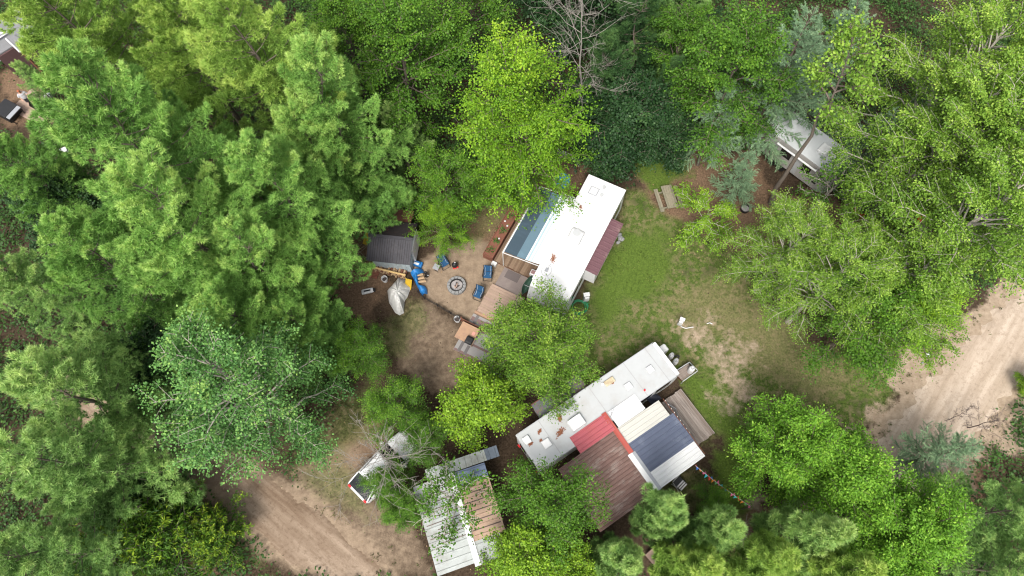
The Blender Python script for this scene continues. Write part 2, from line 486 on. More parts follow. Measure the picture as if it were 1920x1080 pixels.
# ------------------------------------------------------------------ ground
def polyd(poly, X, Y):
    """signed distance, positive inside"""
    p = np.array(poly)[:, :2]; d = np.full(X.shape, 1e9); ins = np.zeros(X.shape, bool)
    for i in range(len(p)):
        a, b = p[i], p[(i + 1) % len(p)]
        e = b - a; wx, wy = X - a[0], Y - a[1]
        t = np.clip((wx * e[0] + wy * e[1]) / (e @ e + 1e-9), 0, 1)
        d = np.minimum(d, np.hypot(wx - t * e[0], wy - t * e[1]))
        c = ((a[1] > Y) != (b[1] > Y)) & (X < (b[0] - a[0]) * (Y - a[1]) / (b[1] - a[1] + 1e-12) + a[0])
        ins ^= c
    return np.where(ins, d, -d)
def sm(d, s): 
    t = np.clip(d / (2 * s) + .5, 0, 1); return t * t * (3 - 2 * t)
def PX(pts): return [P(x, y) for x, y in pts]

ROAD_L = PX([(120, 690), (250, 775), (330, 790), (450, 865), (540, 912), (615, 965), (685, 1025), (735, 1090), (790, 1180),
             (620, 1180), (590, 1090), (510, 1030), (440, 975), (385, 905), (290, 850), (180, 800), (60, 740)])
ROAD_R = PX([(1985, 500), (1905, 545), (1850, 590), (1795, 645), (1740, 705), (1690, 760), (1645, 820), (1600, 900), (1560, 990), (1530, 1100),
             (1690, 1100), (1720, 990), (1760, 900), (1830, 830), (1900, 745), (1990, 640), (2090, 560)])
LAWN = PX([(1030, 600), (1085, 560), (1150, 425), (1195, 350), (1250, 400), (1330, 450), (1390, 480), (1420, 560), (1540, 640), (1690, 680), (1715, 720),
           (1655, 790), (1560, 810), (1450, 760), (1385, 790), (1330, 840), (1300, 760), (1290, 690), (1200, 720), (1050, 740), (1000, 690)])
LUSH = PX([(1110, 540), (1170, 430), (1230, 430), (1260, 480), (1240, 540), (1170, 570), (1130, 600)])
LUSH2 = PX([(1290, 690), (1340, 700), (1385, 770), (1420, 860), (1390, 960), (1330, 900), (1345, 800), (1290, 740)])
LUSH3 = PX([(1180, 300), (1260, 270), (1290, 330), (1230, 370)])
DRY = PX([(1250, 560), (1330, 510), (1420, 560), (1530, 630), (1600, 700), (1540, 760), (1420, 700), (1350, 640), (1280, 640)])
NEEDLE = [PX([(1190, 320), (1300, 265), (1400, 280), (1470, 360), (1640, 380), (1720, 470), (1560, 520), (1400, 480), (1330, 450), (1225, 400)]),
          PX([(600, 520), (690, 400), (730, 560), (690, 600), (640, 580)]), PX([(1040, 300), (1085, 295), (1100, 340), (1060, 400), (1010, 350)]),
          PX([(860, 330), (1010, 300), (1040, 400), (940, 470), (880, 450)]),
          PX([(1100, 640), (1180, 650), (1140, 720), (1080, 700)]), PX([(1290, 960), (1560, 930), (1640, 1060), (1300, 1080)]),
          PX([(1780, 850), (1850, 830), (1840, 960), (1790, 960)]), PX([(0, 140), (70, 140), (110, 230), (0, 230)]),
          PX([(620, 830), (720, 790), (700, 860), (620, 900)]), PX([(300, 900), (400, 960), (470, 1090), (380, 1090)])]
SAND = [PX([(770, 500), (830, 455), (900, 455), (955, 490), (985, 540), (930, 610), (880, 600), (800, 555)])]
PALE = [PX([(1262, 620), (1330, 610), (1395, 645), (1405, 705), (1458, 770), (1425, 805), (1370, 765), (1330, 700), (1290, 660)]), PX([(1560, 800), (1640, 790), (1640, 860), (1560, 850)]),
        PX([(1860, 700), (1960, 680), (1990, 850), (1840, 850)]), PX([(1690, 640), (1790, 590), (1740, 720), (1650, 800), (1600, 830)]),
        PX([(1420, 940), (1500, 900), (1620, 940), (1640, 1030), (1560, 1020)])]
TAN = [PX([(740, 600), (800, 560), (880, 610), (930, 690), (850, 740), (740, 700)]), PX([(560, 880), (640, 850), (700, 930), (790, 960), (800, 1090), (700, 1090), (640, 960)]),
       PX([(520, 880), (620, 840), (690, 800), (700, 930), (640, 960)])]
DIMGRASS = [PX([(560, 890), (640, 850), (700, 930), (690, 985), (640, 960)]), PX([(480, 1060), (400, 960), (440, 1000), (520, 1080)]), PX([(640, 720), (720, 690), (730, 800), (640, 860), (560, 900)]), PX([(720, 590), (790, 560), (820, 610), (760, 670), (700, 700)]), PX([(520, 900), (640, 720), (700, 720), (640, 800), (560, 890)]),
            PX([(1190, 900), (1330, 860), (1380, 960), (1260, 1000)]), PX([(850, 330), (940, 340), (960, 420), (890, 450)])]

def axis(lo, hi, a, b, st):
    o1 = a - np.cumsum(np.geomspace(st, (a - lo) * .35, 14)); o2 = b + np.cumsum(np.geomspace(st, (hi - b) * .35, 14))
    return np.concatenate([o1[::-1], np.arange(a, b + .001, st), o2])
gx, gy = axis(-420, 420, -46, 50, .3), axis(-420, 420, -12, 56, .3)
GX, GY = np.meshgrid(gx, gy)
def wob(s, ph): return np.sin(GX * s + ph) * np.cos(GY * s * 1.17 + ph * 1.7) + .5 * np.sin(GX * s * 2.3 + GY * s * 1.9 + ph)
wz = .35 * wob(.9, .3) + .2 * wob(2.7, 1.3)
mg = np.zeros_like(GX); mn = np.full_like(GX, .0); ms_ = np.zeros_like(GX); ml = np.zeros_like(GX)
mg = np.maximum(mg, sm(polyd(LAWN, GX, GY) + wz, .9))
for q in DIMGRASS: mg = np.maximum(mg, .55 * sm(polyd(q, GX, GY) + wz, 1.0))
for q in (LUSH, LUSH2, LUSH3): ml = np.maximum(ml, sm(polyd(q, GX, GY) + wz * 1.4, 1.2)); mg = np.maximum(mg, ml)
mdry = sm(polyd(DRY, GX, GY) + wz, 1.8)
for q in NEEDLE: mn = np.maximum(mn, sm(polyd(q, GX, GY) + wz * 1.2, .8))
for q in SAND: ms_ = np.maximum(ms_, sm(polyd(q, GX, GY) + wz * .6, .5))
for q in TAN: ms_ = np.maximum(ms_, .55 * sm(polyd(q, GX, GY) + wz, .8))
mp = np.zeros_like(GX)
for k_, q in enumerate(PALE): mp = np.maximum(mp, (.62 if k_ < 2 else 1.) * sm(polyd(q, GX, GY) + wz * 2.2, 1.3 if k_ < 2 else .8))
mp = np.maximum(mp, sm(polyd(ROAD_R, GX, GY) + .9 + wz * 1.3, .9)); ms_ = np.maximum(ms_, .8 * sm(polyd(ROAD_L, GX, GY) + .5 + wz, .6))
zz_ = .03 * wob(.35, .2) + .012 * wob(1.9, 2.2)
zz_ = np.where((np.abs(GX) < 60) & (np.abs(GY - 20) < 50), zz_, 0) - .03

ny, nx = GX.shape
me = bpy.data.meshes.new('ground')
co = np.stack([GX, GY, zz_], -1).reshape(-1, 3).astype(np.float32)
ii = np.arange(nx * ny).reshape(ny, nx)
fa = np.stack([ii[:-1, :-1], ii[:-1, 1:], ii[1:, 1:], ii[1:, :-1]], -1).reshape(-1, 4)
me.vertices.add(len(co)); me.vertices.foreach_set('co', co.ravel())
me.loops.add(fa.size); me.loops.foreach_set('vertex_index', fa.ravel().astype(np.int32))
me.polygons.add(len(fa)); me.polygons.foreach_set('loop_start', np.arange(0, fa.size, 4, dtype=np.int32))
me.polygons.foreach_set('loop_total', np.full(len(fa), 4, np.int32))
for nme, arr in (('grass', mg), ('needle', mn), ('sand', ms_), ('pale', mp), ('lush', ml), ('dry', mdry)):
    a = me.attributes.new(nme, 'FLOAT', 'POINT'); a.data.foreach_set('value', arr.ravel().astype(np.float32))
me.update(calc_edges=True)

def ground_mat():
    m = bpy.data.materials.new('forest_ground'); m.use_nodes = True; t = m.node_tree; b = t.nodes['Principled BSDF']
    b.inputs['Roughness'].default_value = .95; b.inputs['Specular IOR Level'].default_value = .1
    tc = t.nodes.new('ShaderNodeTexCoord')
    def noise(sc, det=7, rg=.65, st=None):
        n = t.nodes.new('ShaderNodeTexNoise'); n.inputs['Scale'].default_value = sc; n.inputs['Detail'].default_value = det; n.inputs['Roughness'].default_value = rg
        t.links.new(tc.outputs['Object'], n.inputs['Vector']); return n.outputs['Fac']
    def mix(a, bb, f):
        x = t.nodes.new('ShaderNodeMix'); x.data_type = 'RGBA'
        for s, v in (('A', a), ('B', bb)):
            if isinstance(v, tuple): x.inputs[s].default_value = (*v, 1)
            else: t.links.new(v, x.inputs[s])
        if isinstance(f, float): x.inputs['Factor'].default_value = f
        else: t.links.new(f, x.inputs['Factor'])
        return x.outputs['Result']
    def att(nm):
        a = t.nodes.new('ShaderNodeAttribute'); a.attribute_name = nm; return a.outputs['Fac']
    def rough(mask, nz, k=1.6):
        """mask broken up by a noise"""
        a = t.nodes.new('ShaderNodeMath'); a.operation = 'MULTIPLY_ADD'; t.links.new(nz, a.inputs[0]); a.inputs[1].default_value = k; a.inputs[2].default_value = -k * .5 - .5
        c = t.nodes.new('ShaderNodeMath'); c.operation = 'MULTIPLY_ADD'; t.links.new(mask, c.inputs[0]); c.inputs[1].default_value = 2.; t.links.new(a.outputs[0], c.inputs[2]); c.use_clamp = True
        return c.outputs[0]
    def rmp(f, a, b2):
        r = t.nodes.new('ShaderNodeMapRange'); r.inputs['From Min'].default_value = a; r.inputs['From Max'].default_value = b2; t.links.new(f, r.inputs['Value']); return r.outputs[0]
    nf, nm_, nc, nb = noise(9, 8), noise(2.2, 8, .7), noise(.55, 6), noise(32, 6, .8)
    soil = mix((.030, .020, .013), (.085, .060, .040), rmp(nf, .35, .7))
    need = mix((.085, .054, .034), (.22, .145, .094), rmp(nf, .3, .72))
    need = mix(need, (.26, .17, .10), rmp(nb, .58, .75))
    sand = mix((.17, .124, .088), (.29, .22, .155), rmp(nm_, .32, .68)); sand = mix(sand, (.12, .08, .05), rmp(nb, .56, .74))
    pale = mix((.22, .165, .115), (.36, .285, .21), rmp(nm_, .3, .7)); pale = mix(pale, (.24, .17, .11), rmp(nf, .56, .72))
    gr = mix((.030, .054, .012), (.10, .14, .028), rmp(nf, .3, .7)); gr = mix(gr, (.19, .155, .085), rmp(nm_, .46, .64)); gr = mix(gr, (.018, .04, .008), rmp(nc, .55, .75))
    lush = mix((.042, .070, .013), (.105, .158, .027), rmp(nf, .3, .7))
    dry = mix((.10, .095, .04), (.22, .175, .10), rmp(nf, .32, .7))
    c = mix(soil, need, rough(att('needle'), nm_)); c = mix(c, sand, rough(att('sand'), nm_, 1.1))
    c = mix(c, gr, rough(att('grass'), nm_, 2.0)); 
    dm = t.nodes.new('ShaderNodeMath'); dm.operation = 'MULTIPLY'; t.links.new(rough(att('dry'), nm_, 2.6), dm.inputs[0]); dm.inputs[1].default_value = .55
    c = mix(c, dry, dm.outputs[0]); c = mix(c, lush, rough(att('lush'), nm_, 3.6))
    c = mix(c, pale, rough(att('pale'), nm_, 3.0))
    t.links.new(c, b.inputs['Base Color'])
    bp = t.nodes.new('ShaderNodeBump'); bp.inputs['Strength'].default_value = .7; bp.inputs['Distance'].default_value = .05
    t.links.new(nf, bp.inputs['Height']); t.links.new(bp.outputs[0], b.inputs['Normal'])
    return m
me.materials.append(ground_mat())
ground = link('ground', me); tag(ground, kind='structure')

# roads: sheets with ragged edges and wheel tracks
def road_mat(name, a, b_, c_, ang):
    m = mat(name, a, rough=.95, spec=.1)
    t = m.node_tree; b = t.nodes['Principled BSDF']
    tc = t.nodes.new('ShaderNodeTexCoord')
    vr = t.nodes.new('ShaderNodeVectorRotate'); vr.rotation_type = 'Z_AXIS'; vr.inputs['Angle'].default_value = RAD(-ang)
    mp = t.nodes.new('ShaderNodeMapping'); mp.inputs['Scale'].default_value = (.16, 1.3, 1)
    t.links.new(tc.outputs['Object'], vr.inputs['Vector']); t.links.new(vr.outputs[0], mp.inputs['Vector'])
    n1 = t.nodes.new('ShaderNodeTexNoise'); n1.inputs['Scale'].default_value = 1.1; n1.inputs['Detail'].default_value = 9; n1.inputs['Roughness'].default_value = .62
    t.links.new(mp.outputs[0], n1.inputs['Vector'])
    n2 = t.nodes.new('ShaderNodeTexNoise'); n2.inputs['Scale'].default_value = 3.5; n2.inputs['Detail'].default_value = 9; n2.inputs['Roughness'].default_value = .75
    t.links.new(tc.outputs['Object'], n2.inputs['Vector'])
    n3 = t.nodes.new('ShaderNodeTexNoise'); n3.inputs['Scale'].default_value = 28; n3.inputs['Detail'].default_value = 4
    t.links.new(tc.outputs['Object'], n3.inputs['Vector'])
    def mix(A, B, f, lo, hi):
        r = t.nodes.new('ShaderNodeMapRange'); r.inputs['From Min'].default_value = lo; r.inputs['From Max'].default_value = hi; t.links.new(f, r.inputs['Value'])
        x = t.nodes.new('ShaderNodeMix'); x.data_type = 'RGBA'
        for s, v in (('A', A), ('B', B)):
            if isinstance(v, tuple): x.inputs[s].default_value = (*v, 1)
            else: t.links.new(v, x.inputs[s])
        t.links.new(r.outputs[0], x.inputs['Factor']); return x.outputs['Result']
    c = mix(a, b_, n1.outputs['Fac'], .36, .62); c = mix(c, c_, n2.outputs['Fac'], .5, .74)
    c = mix(c, tuple(.55 * x for x in a), n3.outputs['Fac'], .62, .72)
    t.links.new(c, b.inputs['Base Color'])
    bp = t.nodes.new('ShaderNodeBump'); bp.inputs['Strength'].default_value = .5; bp.inputs['Distance'].default_value = .05
    t.links.new(n2.outputs['Fac'], bp.inputs['Height']); t.links.new(bp.outputs[0], b.inputs['Normal'])
    return m
def road(name, poly, m, st=.09):
    p = np.array(poly)[:, :2]; lo, hi = p.min(0), p.max(0)
    X, Y = np.meshgrid(np.arange(lo[0], hi[0], st), np.arange(lo[1], hi[1], st))
    W = .3 * np.sin(X * 1.1 + .4) * np.cos(Y * 1.3) + .16 * np.sin(X * 3.7 + Y * 2.9) + 0
    W = .3 * np.sin(X * 1.1 + .4) * np.cos(Y * 1.3) + .16 * np.sin(X * 3.7 + Y * 2.9) + .10 * np.sin(X * 9.1 - Y * 7.3) * np.cos(Y * 11)
    D = polyd(poly, X, Y) + W; keep = D > -.2
    ti = np.interp(X, gx, np.arange(nx)); tj = np.interp(Y, gy, np.arange(ny)); i0, j0 = np.minimum(ti.astype(int), nx - 2), np.minimum(tj.astype(int), ny - 2); fi, fj = ti - i0, tj - j0
    Z = (zz_[j0, i0] * (1 - fi) + zz_[j0, i0 + 1] * fi) * (1 - fj) + (zz_[j0 + 1, i0] * (1 - fi) + zz_[j0 + 1, i0 + 1] * fi) * fj - .048 + .05 * sm(D - .25, .35)
    ix = np.arange(X.size).reshape(X.shape); kf = keep[:-1, :-1] & keep[1:, :-1] & keep[1:, 1:] & keep[:-1, 1:]
    f = np.stack([ix[:-1, :-1], ix[:-1, 1:], ix[1:, 1:], ix[1:, :-1]], -1)[kf]
    used = np.unique(f); mp = np.full(X.size, -1); mp[used] = np.arange(len(used))
    vs = np.stack([X, Y, Z + .035], -1).reshape(-1, 3)[used]
    m2 = bpy.data.meshes.new(name); m2.from_pydata(vs.tolist(), [], mp[f].tolist()); m2.materials.append(m); m2.update()
    return tag(link(name, m2), kind='structure')
road('dirt_road', ROAD_L, road_mat('brown_dirt', (.155, .108, .074), (.29, .222, .165), (.115, .076, .05), -40))
road('sand_road', ROAD_R, road_mat('pale_sand', (.30, .235, .175), (.45, .37, .295), (.24, .18, .13), 48))

# grass blades, fallen twigs and leaf litter (nobody could count them)
M_GRASS = leaf_mat('grass_blade', (.036, .064, .012), (.10, .15, .027), (.25, .25, .08), .2)
def field(arr, x, y):
    i = np.clip(np.searchsorted(gx, x), 0, nx - 1); j = np.clip(np.searchsorted(gy, y), 0, ny - 1); return arr[j, i]
def ragged(x, y): return np.sin(x * 2.1 + np.sin(y * 1.7) * 1.5) * np.cos(y * 2.4 + np.sin(x * 1.3)) * .5 + .5
n = 150000
x, y = rng.uniform(-16, 30, n), rng.uniform(-1, 30, n)
g = field(mg, x, y) * (1 - .8 * field(mp, x, y)) * (.12 + .88 * ragged(x, y) * ragged(x * .45 + 4, y * .5 + 1) ** .5) * (1 - .45 * field(mdry, x, y)); k = rng.random(n) < g * .8
x, y = x[k], y[k]; n = len(x); lu = field(ml, x, y)
ps = np.stack([x, y, np.full(n, -.02)], 1); dr = rng.normal(size=(n, 3)) * .6; dr[:, 2] = np.abs(dr[:, 2]) * .6 + .45
gl = rng.uniform(.07, .16, n) * (1 + .5 * lu)
tn = np.clip(.26 + .30 * lu * ragged(x * .5 + 2, y * .6) + .32 * field(mdry, x, y) * rng.random(n) + rng.normal(size=n) * .13 + .34 * (ragged(x * .37, y * .37) - .5) + .22 * (ragged(x * 1.3 + 1, y * 1.1) - .5), 0, 1)
tag(link('lawn_grass', raw_mesh('lawn_grass', needles(ps, dr, gl, np.full(n, .045)), 3, M_GRASS, tn)), kind='stuff')

M_UNDER = leaf_mat('undergrowth_leaf', (.018, .046, .010), (.040, .095, .018), (.075, .16, .025), .18)
n = 14000
x, y = rng.uniform(-44, 46, n), rng.uniform(-8, 54, n)
CLEAR = [PX([(600, 480), (690, 390), (780, 470), (860, 330), (1000, 290), (1090, 300), (1180, 320), (1300, 275), (1420, 290), (1470, 240), (1640, 300), (1740, 420), (1800, 560),
             (1930, 520), (1990, 640), (1830, 860), (1700, 1000), (1640, 1090), (1190, 1090), (900, 1090), (560, 1090), (480, 1020), (380, 930), (250, 860), (130, 790), (130, 690), (330, 770), (560, 890), (640, 740), (690, 640), (640, 600)]),
         PX([(0, 0), (60, 60), (140, 170), (150, 310), (0, 320), (-80, 150)])]
k = np.ones(n, bool)
for q in CLEAR[:1] + [PX([(-10, 150), (60, 150), (140, 235), (60, 270), (-10, 240)])]: k &= polyd(q, x, y) < -.2
x, y = x[k], y[k]
pp, dd, nn, tt, ll = [], [], [], [], []
for a, b in zip(x, y):
    m_ = rng.integers(22, 46); rr = rng.uniform(.4, 1.0); hh = rng.uniform(.15, 1.0)
    g = rng.normal(size=(m_, 3)) * .5
    pp.append(np.stack([a + g[:, 0] * rr, b + g[:, 1] * rr, hh * np.exp(-(g[:, 0] ** 2 + g[:, 1] ** 2)) + rng.random(m_) * .12], 1))
    dd.append(g * [1, 1, .3]); nn.append(np.array([0, 0, 1.]) + rng.normal(size=(m_, 3)) * .45)
    tt.append(np.clip(.4 + rng.normal() * .14 + rng.normal(size=m_) * .12, 0, 1)); ll.append(np.full(m_, rng.uniform(.12, .22)))
pp, dd, nn, tt, ll = map(np.concatenate, (pp, dd, nn, tt, ll))
tag(link('undergrowth', raw_mesh('undergrowth', leaves(pp, dd, nn, ll, ll * .75), 4, M_UNDER, tt)), kind='stuff')

M_WEED = leaf_mat('weed_blade', (.05, .05, .022), (.10, .105, .04), (.17, .19, .06), .15)
n = 5200
x, y = rng.uniform(-22, 34, n), rng.uniform(-4, 26, n)
dR, dL = polyd(ROAD_R, x, y), polyd(ROAD_L, x, y)
k = rng.random(n) < .75 * np.exp(-((dR + .35) / .75) ** 2) + .5 * np.exp(-((dL + .5) / .7) ** 2) + .16 * field(mp, x, y) * (dR < 0)
x, y = x[k], y[k]; q = 12; n = len(x) * q
c = np.repeat(np.stack([x, y, np.full(len(x), -.01)], 1), q, 0) + rng.normal(size=(n, 3)) * [.07, .07, 0]
dr = rng.normal(size=(n, 3)); dr[:, 2] = np.abs(dr[:, 2]) * .8 + .3
tag(link('weed_tufts', raw_mesh('weed_tufts', needles(c, dr, rng.uniform(.06, .2, n), np.full(n, .04)), 3, M_WEED, np.clip(np.repeat(rng.random(len(x)), q) + rng.normal(size=n) * .15, 0, 1))), kind='stuff')
M_LITTER = leaf_mat('dead_leaf', (.035, .02, .012), (.12, .07, .04), (.30, .20, .11), .05, .8)
n = 26000
x, y = rng.uniform(-40, 40, n), rng.uniform(-4, 46, n)
k = rng.random(n) < np.clip(.25 - .2 * field(mg, x, y) - .17 * field(ms_, x, y) - .17 * field(mp, x, y) + .35 * field(mn, x, y), 0.01, 1)
k &= (polyd(ROAD_L, x, y) < 0) & (polyd(ROAD_R, x, y) < 0)
x, y = x[k], y[k]; n = len(x)
ps = np.stack([x, y, np.full(n, .035)], 1); dr = rng.normal(size=(n, 3)); dr[:, 2] *= .15
L = rng.uniform(.05, .13, n)
tag(link('leaf_litter', raw_mesh('leaf_litter', leaves(ps, dr, np.array([0, 0, 1.]) + rng.normal(size=(n, 3)) * .25, L, L * .6), 4, M_LITTER, rng.random(n))), kind='stuff')
# ------------------------------------------------------------------ object materials
WHITE = mat('white_membrane', (.60, .60, .60), .5, .02, 3, dirt=(.50, .49, .47), dirt_amt=.12, dirt_scale=.8)
WHITE_C = mat('clean_white_paint', (.60, .60, .60), .4, .03, 5)
GREYW = mat('grey_white_membrane', (.375, .385, .39), .55, .05, 2.5, dirt=(.33, .32, .305), dirt_amt=.3, dirt_scale=.7)
GREYW2 = mat('weathered_white_sheet', (.31, .33, .32), .5, .06, 3, dirt=(.2, .2, .18), dirt_amt=.4, dirt_scale=1.0)
WALLG = mat('beige_wall', (.34, .325, .31), .5, .05, 3)
GLASS = mat('dark_glass', (.012, .014, .016), .12, .1, 3, spec=.6)
BLACK = mat('black_plastic', (.015, .015, .016), .5, .2, 5)
STEEL = mat('grey_steel', (.33, .34, .36), .45, .1, 8, metal=.3)
MAROON = mat('maroon_sheet', (.115, .055, .064), .5, .08, 4, dirt=(.24, .16, .15), dirt_amt=.2)
RED = mat('red_sheet', (.34, .075, .09), .45, .1, 3, dirt=(.30, .07, .07), dirt_amt=.35, dirt_scale=.9)
REDCAP = mat('red_cap', (.30, .055, .04), .5, .08, 4)
FADED = mat('faded_maroon_sheet', (.125, .070, .058), .65, .3, 3.5, dirt=(.25, .205, .18), dirt_amt=.27, dirt_scale=1.5, stretch=(.7, 1.6, 1, 29.5))
CREAM = mat('cream_sheet', (.47, .46, .42), .45, .03, 3)
NAVY = mat('slate_blue_sheet', (.085, .10, .148), .45, .08, 3, dirt=(.15, .17, .22), dirt_amt=.2)
TANS = mat('tan_sheet', (.34, .235, .17), .55, .08, 3, dirt=(.26, .15, .10), dirt_amt=.25)
SHINGLE = mat('charcoal_shingle', (.060, .058, .066), .9, .18, 9, dirt=(.09, .085, .09), dirt_amt=.25, dirt_scale=1.5)
SHINGLE2 = mat('dark_shingle', (.022, .018, .018), .95, .3, 7, dirt=(.10, .045, .03), dirt_amt=.2, dirt_scale=1.6)  # much darker than the front slope's shingle, with red-brown blotches
SHEDW = mat('pale_blue_siding', (.36, .42, .45), .5, .08, 4, dirt=(.22, .24, .24), dirt_amt=.25)
RUST = mat('rust_roof', (.14, .055, .038), .8, .3, 6)
RUBBER = mat('grey_rubber_roof', (.105, .11, .12), .75, .12, 3, dirt=(.20, .085, .055), dirt_amt=.38, dirt_scale=.9)
WOODS = [mat('weathered_plank_' + n, c, .85, .22, 7, dirt=(.10, .08, .07), dirt_amt=.25, dirt_scale=2.5, stretch=(.35, 3, 1, 119.5)) for n, c in
         (('grey', (.225, .185, .16)), ('brown', (.19, .15, .125)), ('pale', (.27, .23, .205)))]
DECKW = [mat('brown_plank_' + n, c, .8, .2, 7, stretch=(.35, 3, 1, 148.5)) for n, c in (('dark', (.13, .082, .052)), ('mid', (.17, .11, .07)), ('pale', (.22, .15, .10)))]
TANW = [mat('tan_plank_' + n, c, .8, .16, 7, stretch=(.35, 3, 1, 58.5)) for n, c in (('pale', (.33, .235, .18)), ('mid', (.305, .22, .165)), ('rose', (.31, .215, .175)))]
CEDAR = mat('red_cedar', (.17, .066, .042), .75, .2, 6, stretch=(.4, 3, 1, 58.5))
TABLEW = [mat('picnic_plank_' + n, c, .85, .2, 8, dirt=(.09, .10, .06), dirt_amt=.25) for n, c in (('a', (.215, .19, .135)), ('b', (.18, .165, .115)))]
OSB = mat('chipboard', (.36, .225, .14), .8, .16, 12, dirt=(.26, .16, .12), dirt_amt=.35, dirt_scale=3)
RUG = [mat('rug_' + n, c, .95, .1, 20) for n, c in (('grey', (.26, .25, .245)), ('rose', (.17, .11, .105)), ('dark', (.13, .12, .12)))]
CARPET = mat('taupe_carpet', (.19, .155, .145), .98, .12, 25, dirt=(.24, .20, .18), dirt_amt=.3)
CARPET2 = mat('dark_doormat', (.115, .095, .092), .98, .12, 25)
STONE = mat('concrete_block', (.215, .215, .215), .9, .14, 9)
ASH_M = mat('wood_ash', (.32, .30, .30), .98, .2, 10, dirt=(.16, .14, .13), dirt_amt=.35, dirt_scale=3)
CHAR_SHADE = mat('char_and_pail_shade', (.05, .04, .038), .95, .4, 12)  # burnt logs; also the painted shade inside the buckets
BLUEF = mat('blue_canvas', (.012, .065, .15), .8, .1, 10)
TARP = mat('pale_tarpaulin', (.52, .515, .50), .55, .06, 3, dirt=(.30, .285, .26), dirt_amt=.3)
BTARP = mat('blue_tarpaulin', (.015, .14, .38), .5, .1, 4)
YEL = mat('yellow_plastic', (.42, .27, .015), .5, .06, 4)
POOLB = mat('blue_plastic', (.015, .33, .78), .35, .05, 4)
REDP = mat('red_plastic', (.55, .012, .014), .45, .06, 4)
LOGW = mat('split_log', (.36, .25, .15), .85, .25, 12)
BEAM = mat('yellow_timber', (.50, .34, .15), .8, .15, 8)
BROWNW = mat('dark_stained_board', (.15, .058, .035), .7, .2, 6)
HOSE = mat('green_hose', (.015, .22, .09), .5, .08, 5)
NAVYT = mat('navy_tarpaulin', (.010, .013, .028), .6, .2, 4)
SKIN = mat('skin', (.52, .30, .22), .6, .05, 8)
GREEN_L = leaf_mat('plant_leaf', (.03, .09, .02), (.06, .17, .03), (.14, .28, .06), .2)
NEEDLEB = mat('fallen_needles', (.21, .085, .045), .95, .35, 20)
CARW = mat('white_car_paint', (.56, .57, .58), .25, .02, 2, spec=.6)

def ellip(fr, cu, cv, cz, a, b, c, n=12, m=7, mi=0):
    mb = MB(); vs = []; fs = []
    for j in range(m + 1):
        t = pi * j / m
        for i in range(n):
            p = 2 * pi * i / n; vs.append(fr(cu + a * sin(t) * cos(p), cv + b * sin(t) * sin(p), cz + c * cos(t)))
    for j in range(m):
        for i in range(n): fs.append((j * n + i, (j + 1) * n + i, (j + 1) * n + (i + 1) % n, j * n + (i + 1) % n))
    return mb.add(vs, fs, mi)

def litter(x, y, z, rx, ry, ang, label, n=110):
    """a drift of fallen needles lying on a roof"""
    a = RAD(ang); n = int(n * .8); n = int(n * 1.5); t = rng.uniform(0, 2 * pi, n); r = rng.random(n) ** .85 * (.6 + .2 * np.sin(2 * t + n) + .12 * np.sin(5 * t + 2 * n))
    u, v = rx * r * np.cos(t), ry * r * np.sin(t)
    pos = np.stack([u * cos(a) - v * sin(a), u * sin(a) + v * cos(a), .012 + .03 * (1 - r) * rng.random(n)], 1)
    d = rng.normal(size=(n, 3)); d[:, 2] *= .12
    L = rng.uniform(.04, .11, n)
    me = raw_mesh('needle_drift', leaves(pos, d, np.array([0, 0, 1.]) + rng.normal(size=(n, 3)) * .15, L, L * .5), 4, NEEDLEB)
    return tag(link('needle_drift', me, loc=(x, y, z)), label, 'needle litter', 'needle drifts on the trailer roofs')

def plant(x, y, z, r, n=70, name=None, parent=None, flower=None):
    pos = rng.normal(size=(n, 3)) * r * .35; pos[:, 2] = np.abs(pos[:, 2]) * .8
    d = pos + rng.normal(size=(n, 3)) * r * .3; d[:, 2] += .05
    L = rng.uniform(.06, .13, n)
    me = raw_mesh(name, leaves(pos, d, np.array([0, 0, 1.]) + rng.normal(size=(n, 3)) * .5, L, L * .55), 4, GREEN_L, np.clip(.45 + rng.normal(size=n) * .2, 0, 1))
    o = link(name, me, parent, (x, y, z)); return o

# ------------------------------------------------------------------ trailer with the striped awning (nose towards -u)
F1 = Fr(58.5)
def at1(u, v, z=0): return F1(u, v, z)
def trailer(fr, u0, u1, v0, v1, z0, z1, prof, name, label, wall, roofm, cat='travel trailer'):
    c = fr((u0 + u1) / 2, (v0 + v1) / 2, 0)
    t = thing(name, label, cat, (c[0], c[1], 0))
    MB().prism(fr, prof, v0, v1).build('body', wall, t, bevel=.06)
    return t
t1 = trailer(F1, 14.0, 23.15, 4.93, 7.55, .5, 3.05, [(14.62, .5), (22.95, .5), (23.12, .7), (23.12, 2.9), (22.98, 3.05), (14.85, 3.05), (14.45, 2.85), (14.0, 1.9), (14.05, 1.2)],
             'travel_trailer', 'long travel trailer with a blinding white roof, striped awning and maroon slide-out', WHITE_C, WHITE)
MB().slab([F1(14.8, 4.9, 3.085), F1(23.14, 4.9, 3.085), F1(23.14, 7.58, 3.085), F1(14.8, 7.58, 3.085)], .033).build('roof', WHITE, t1, bevel=.02)
o = MB().box(F1, 21.8, 22.4, 6.45, 7.05, 3.087, 3.14).box(F1, 21.86, 22.34, 6.51, 6.99, 3.14, 3.17, 1).build('roof_vent', [STEEL, WHITE_C], t1, bevel=.02)
for u, v in ((22.64, 6.26), (22.06, 6.16)): MB().cyl(F1(u, v), .09, 3.087, 3.2, 14).cyl(F1(u, v), .12, 3.2, 3.23, 14).build('vent_pipe', GREYW, t1)
ac = MB().prism(F1, [(18.02, 3.087), (19.12, 3.087), (19.05, 3.36), (18.9, 3.42), (18.3, 3.42), (18.08, 3.3)], 5.95, 6.8).build('air_conditioner', mat('off_white_plastic', (.47, .47, .47), .5), t1, bevel=.06)  # off-white so the unit stands out from the white roof
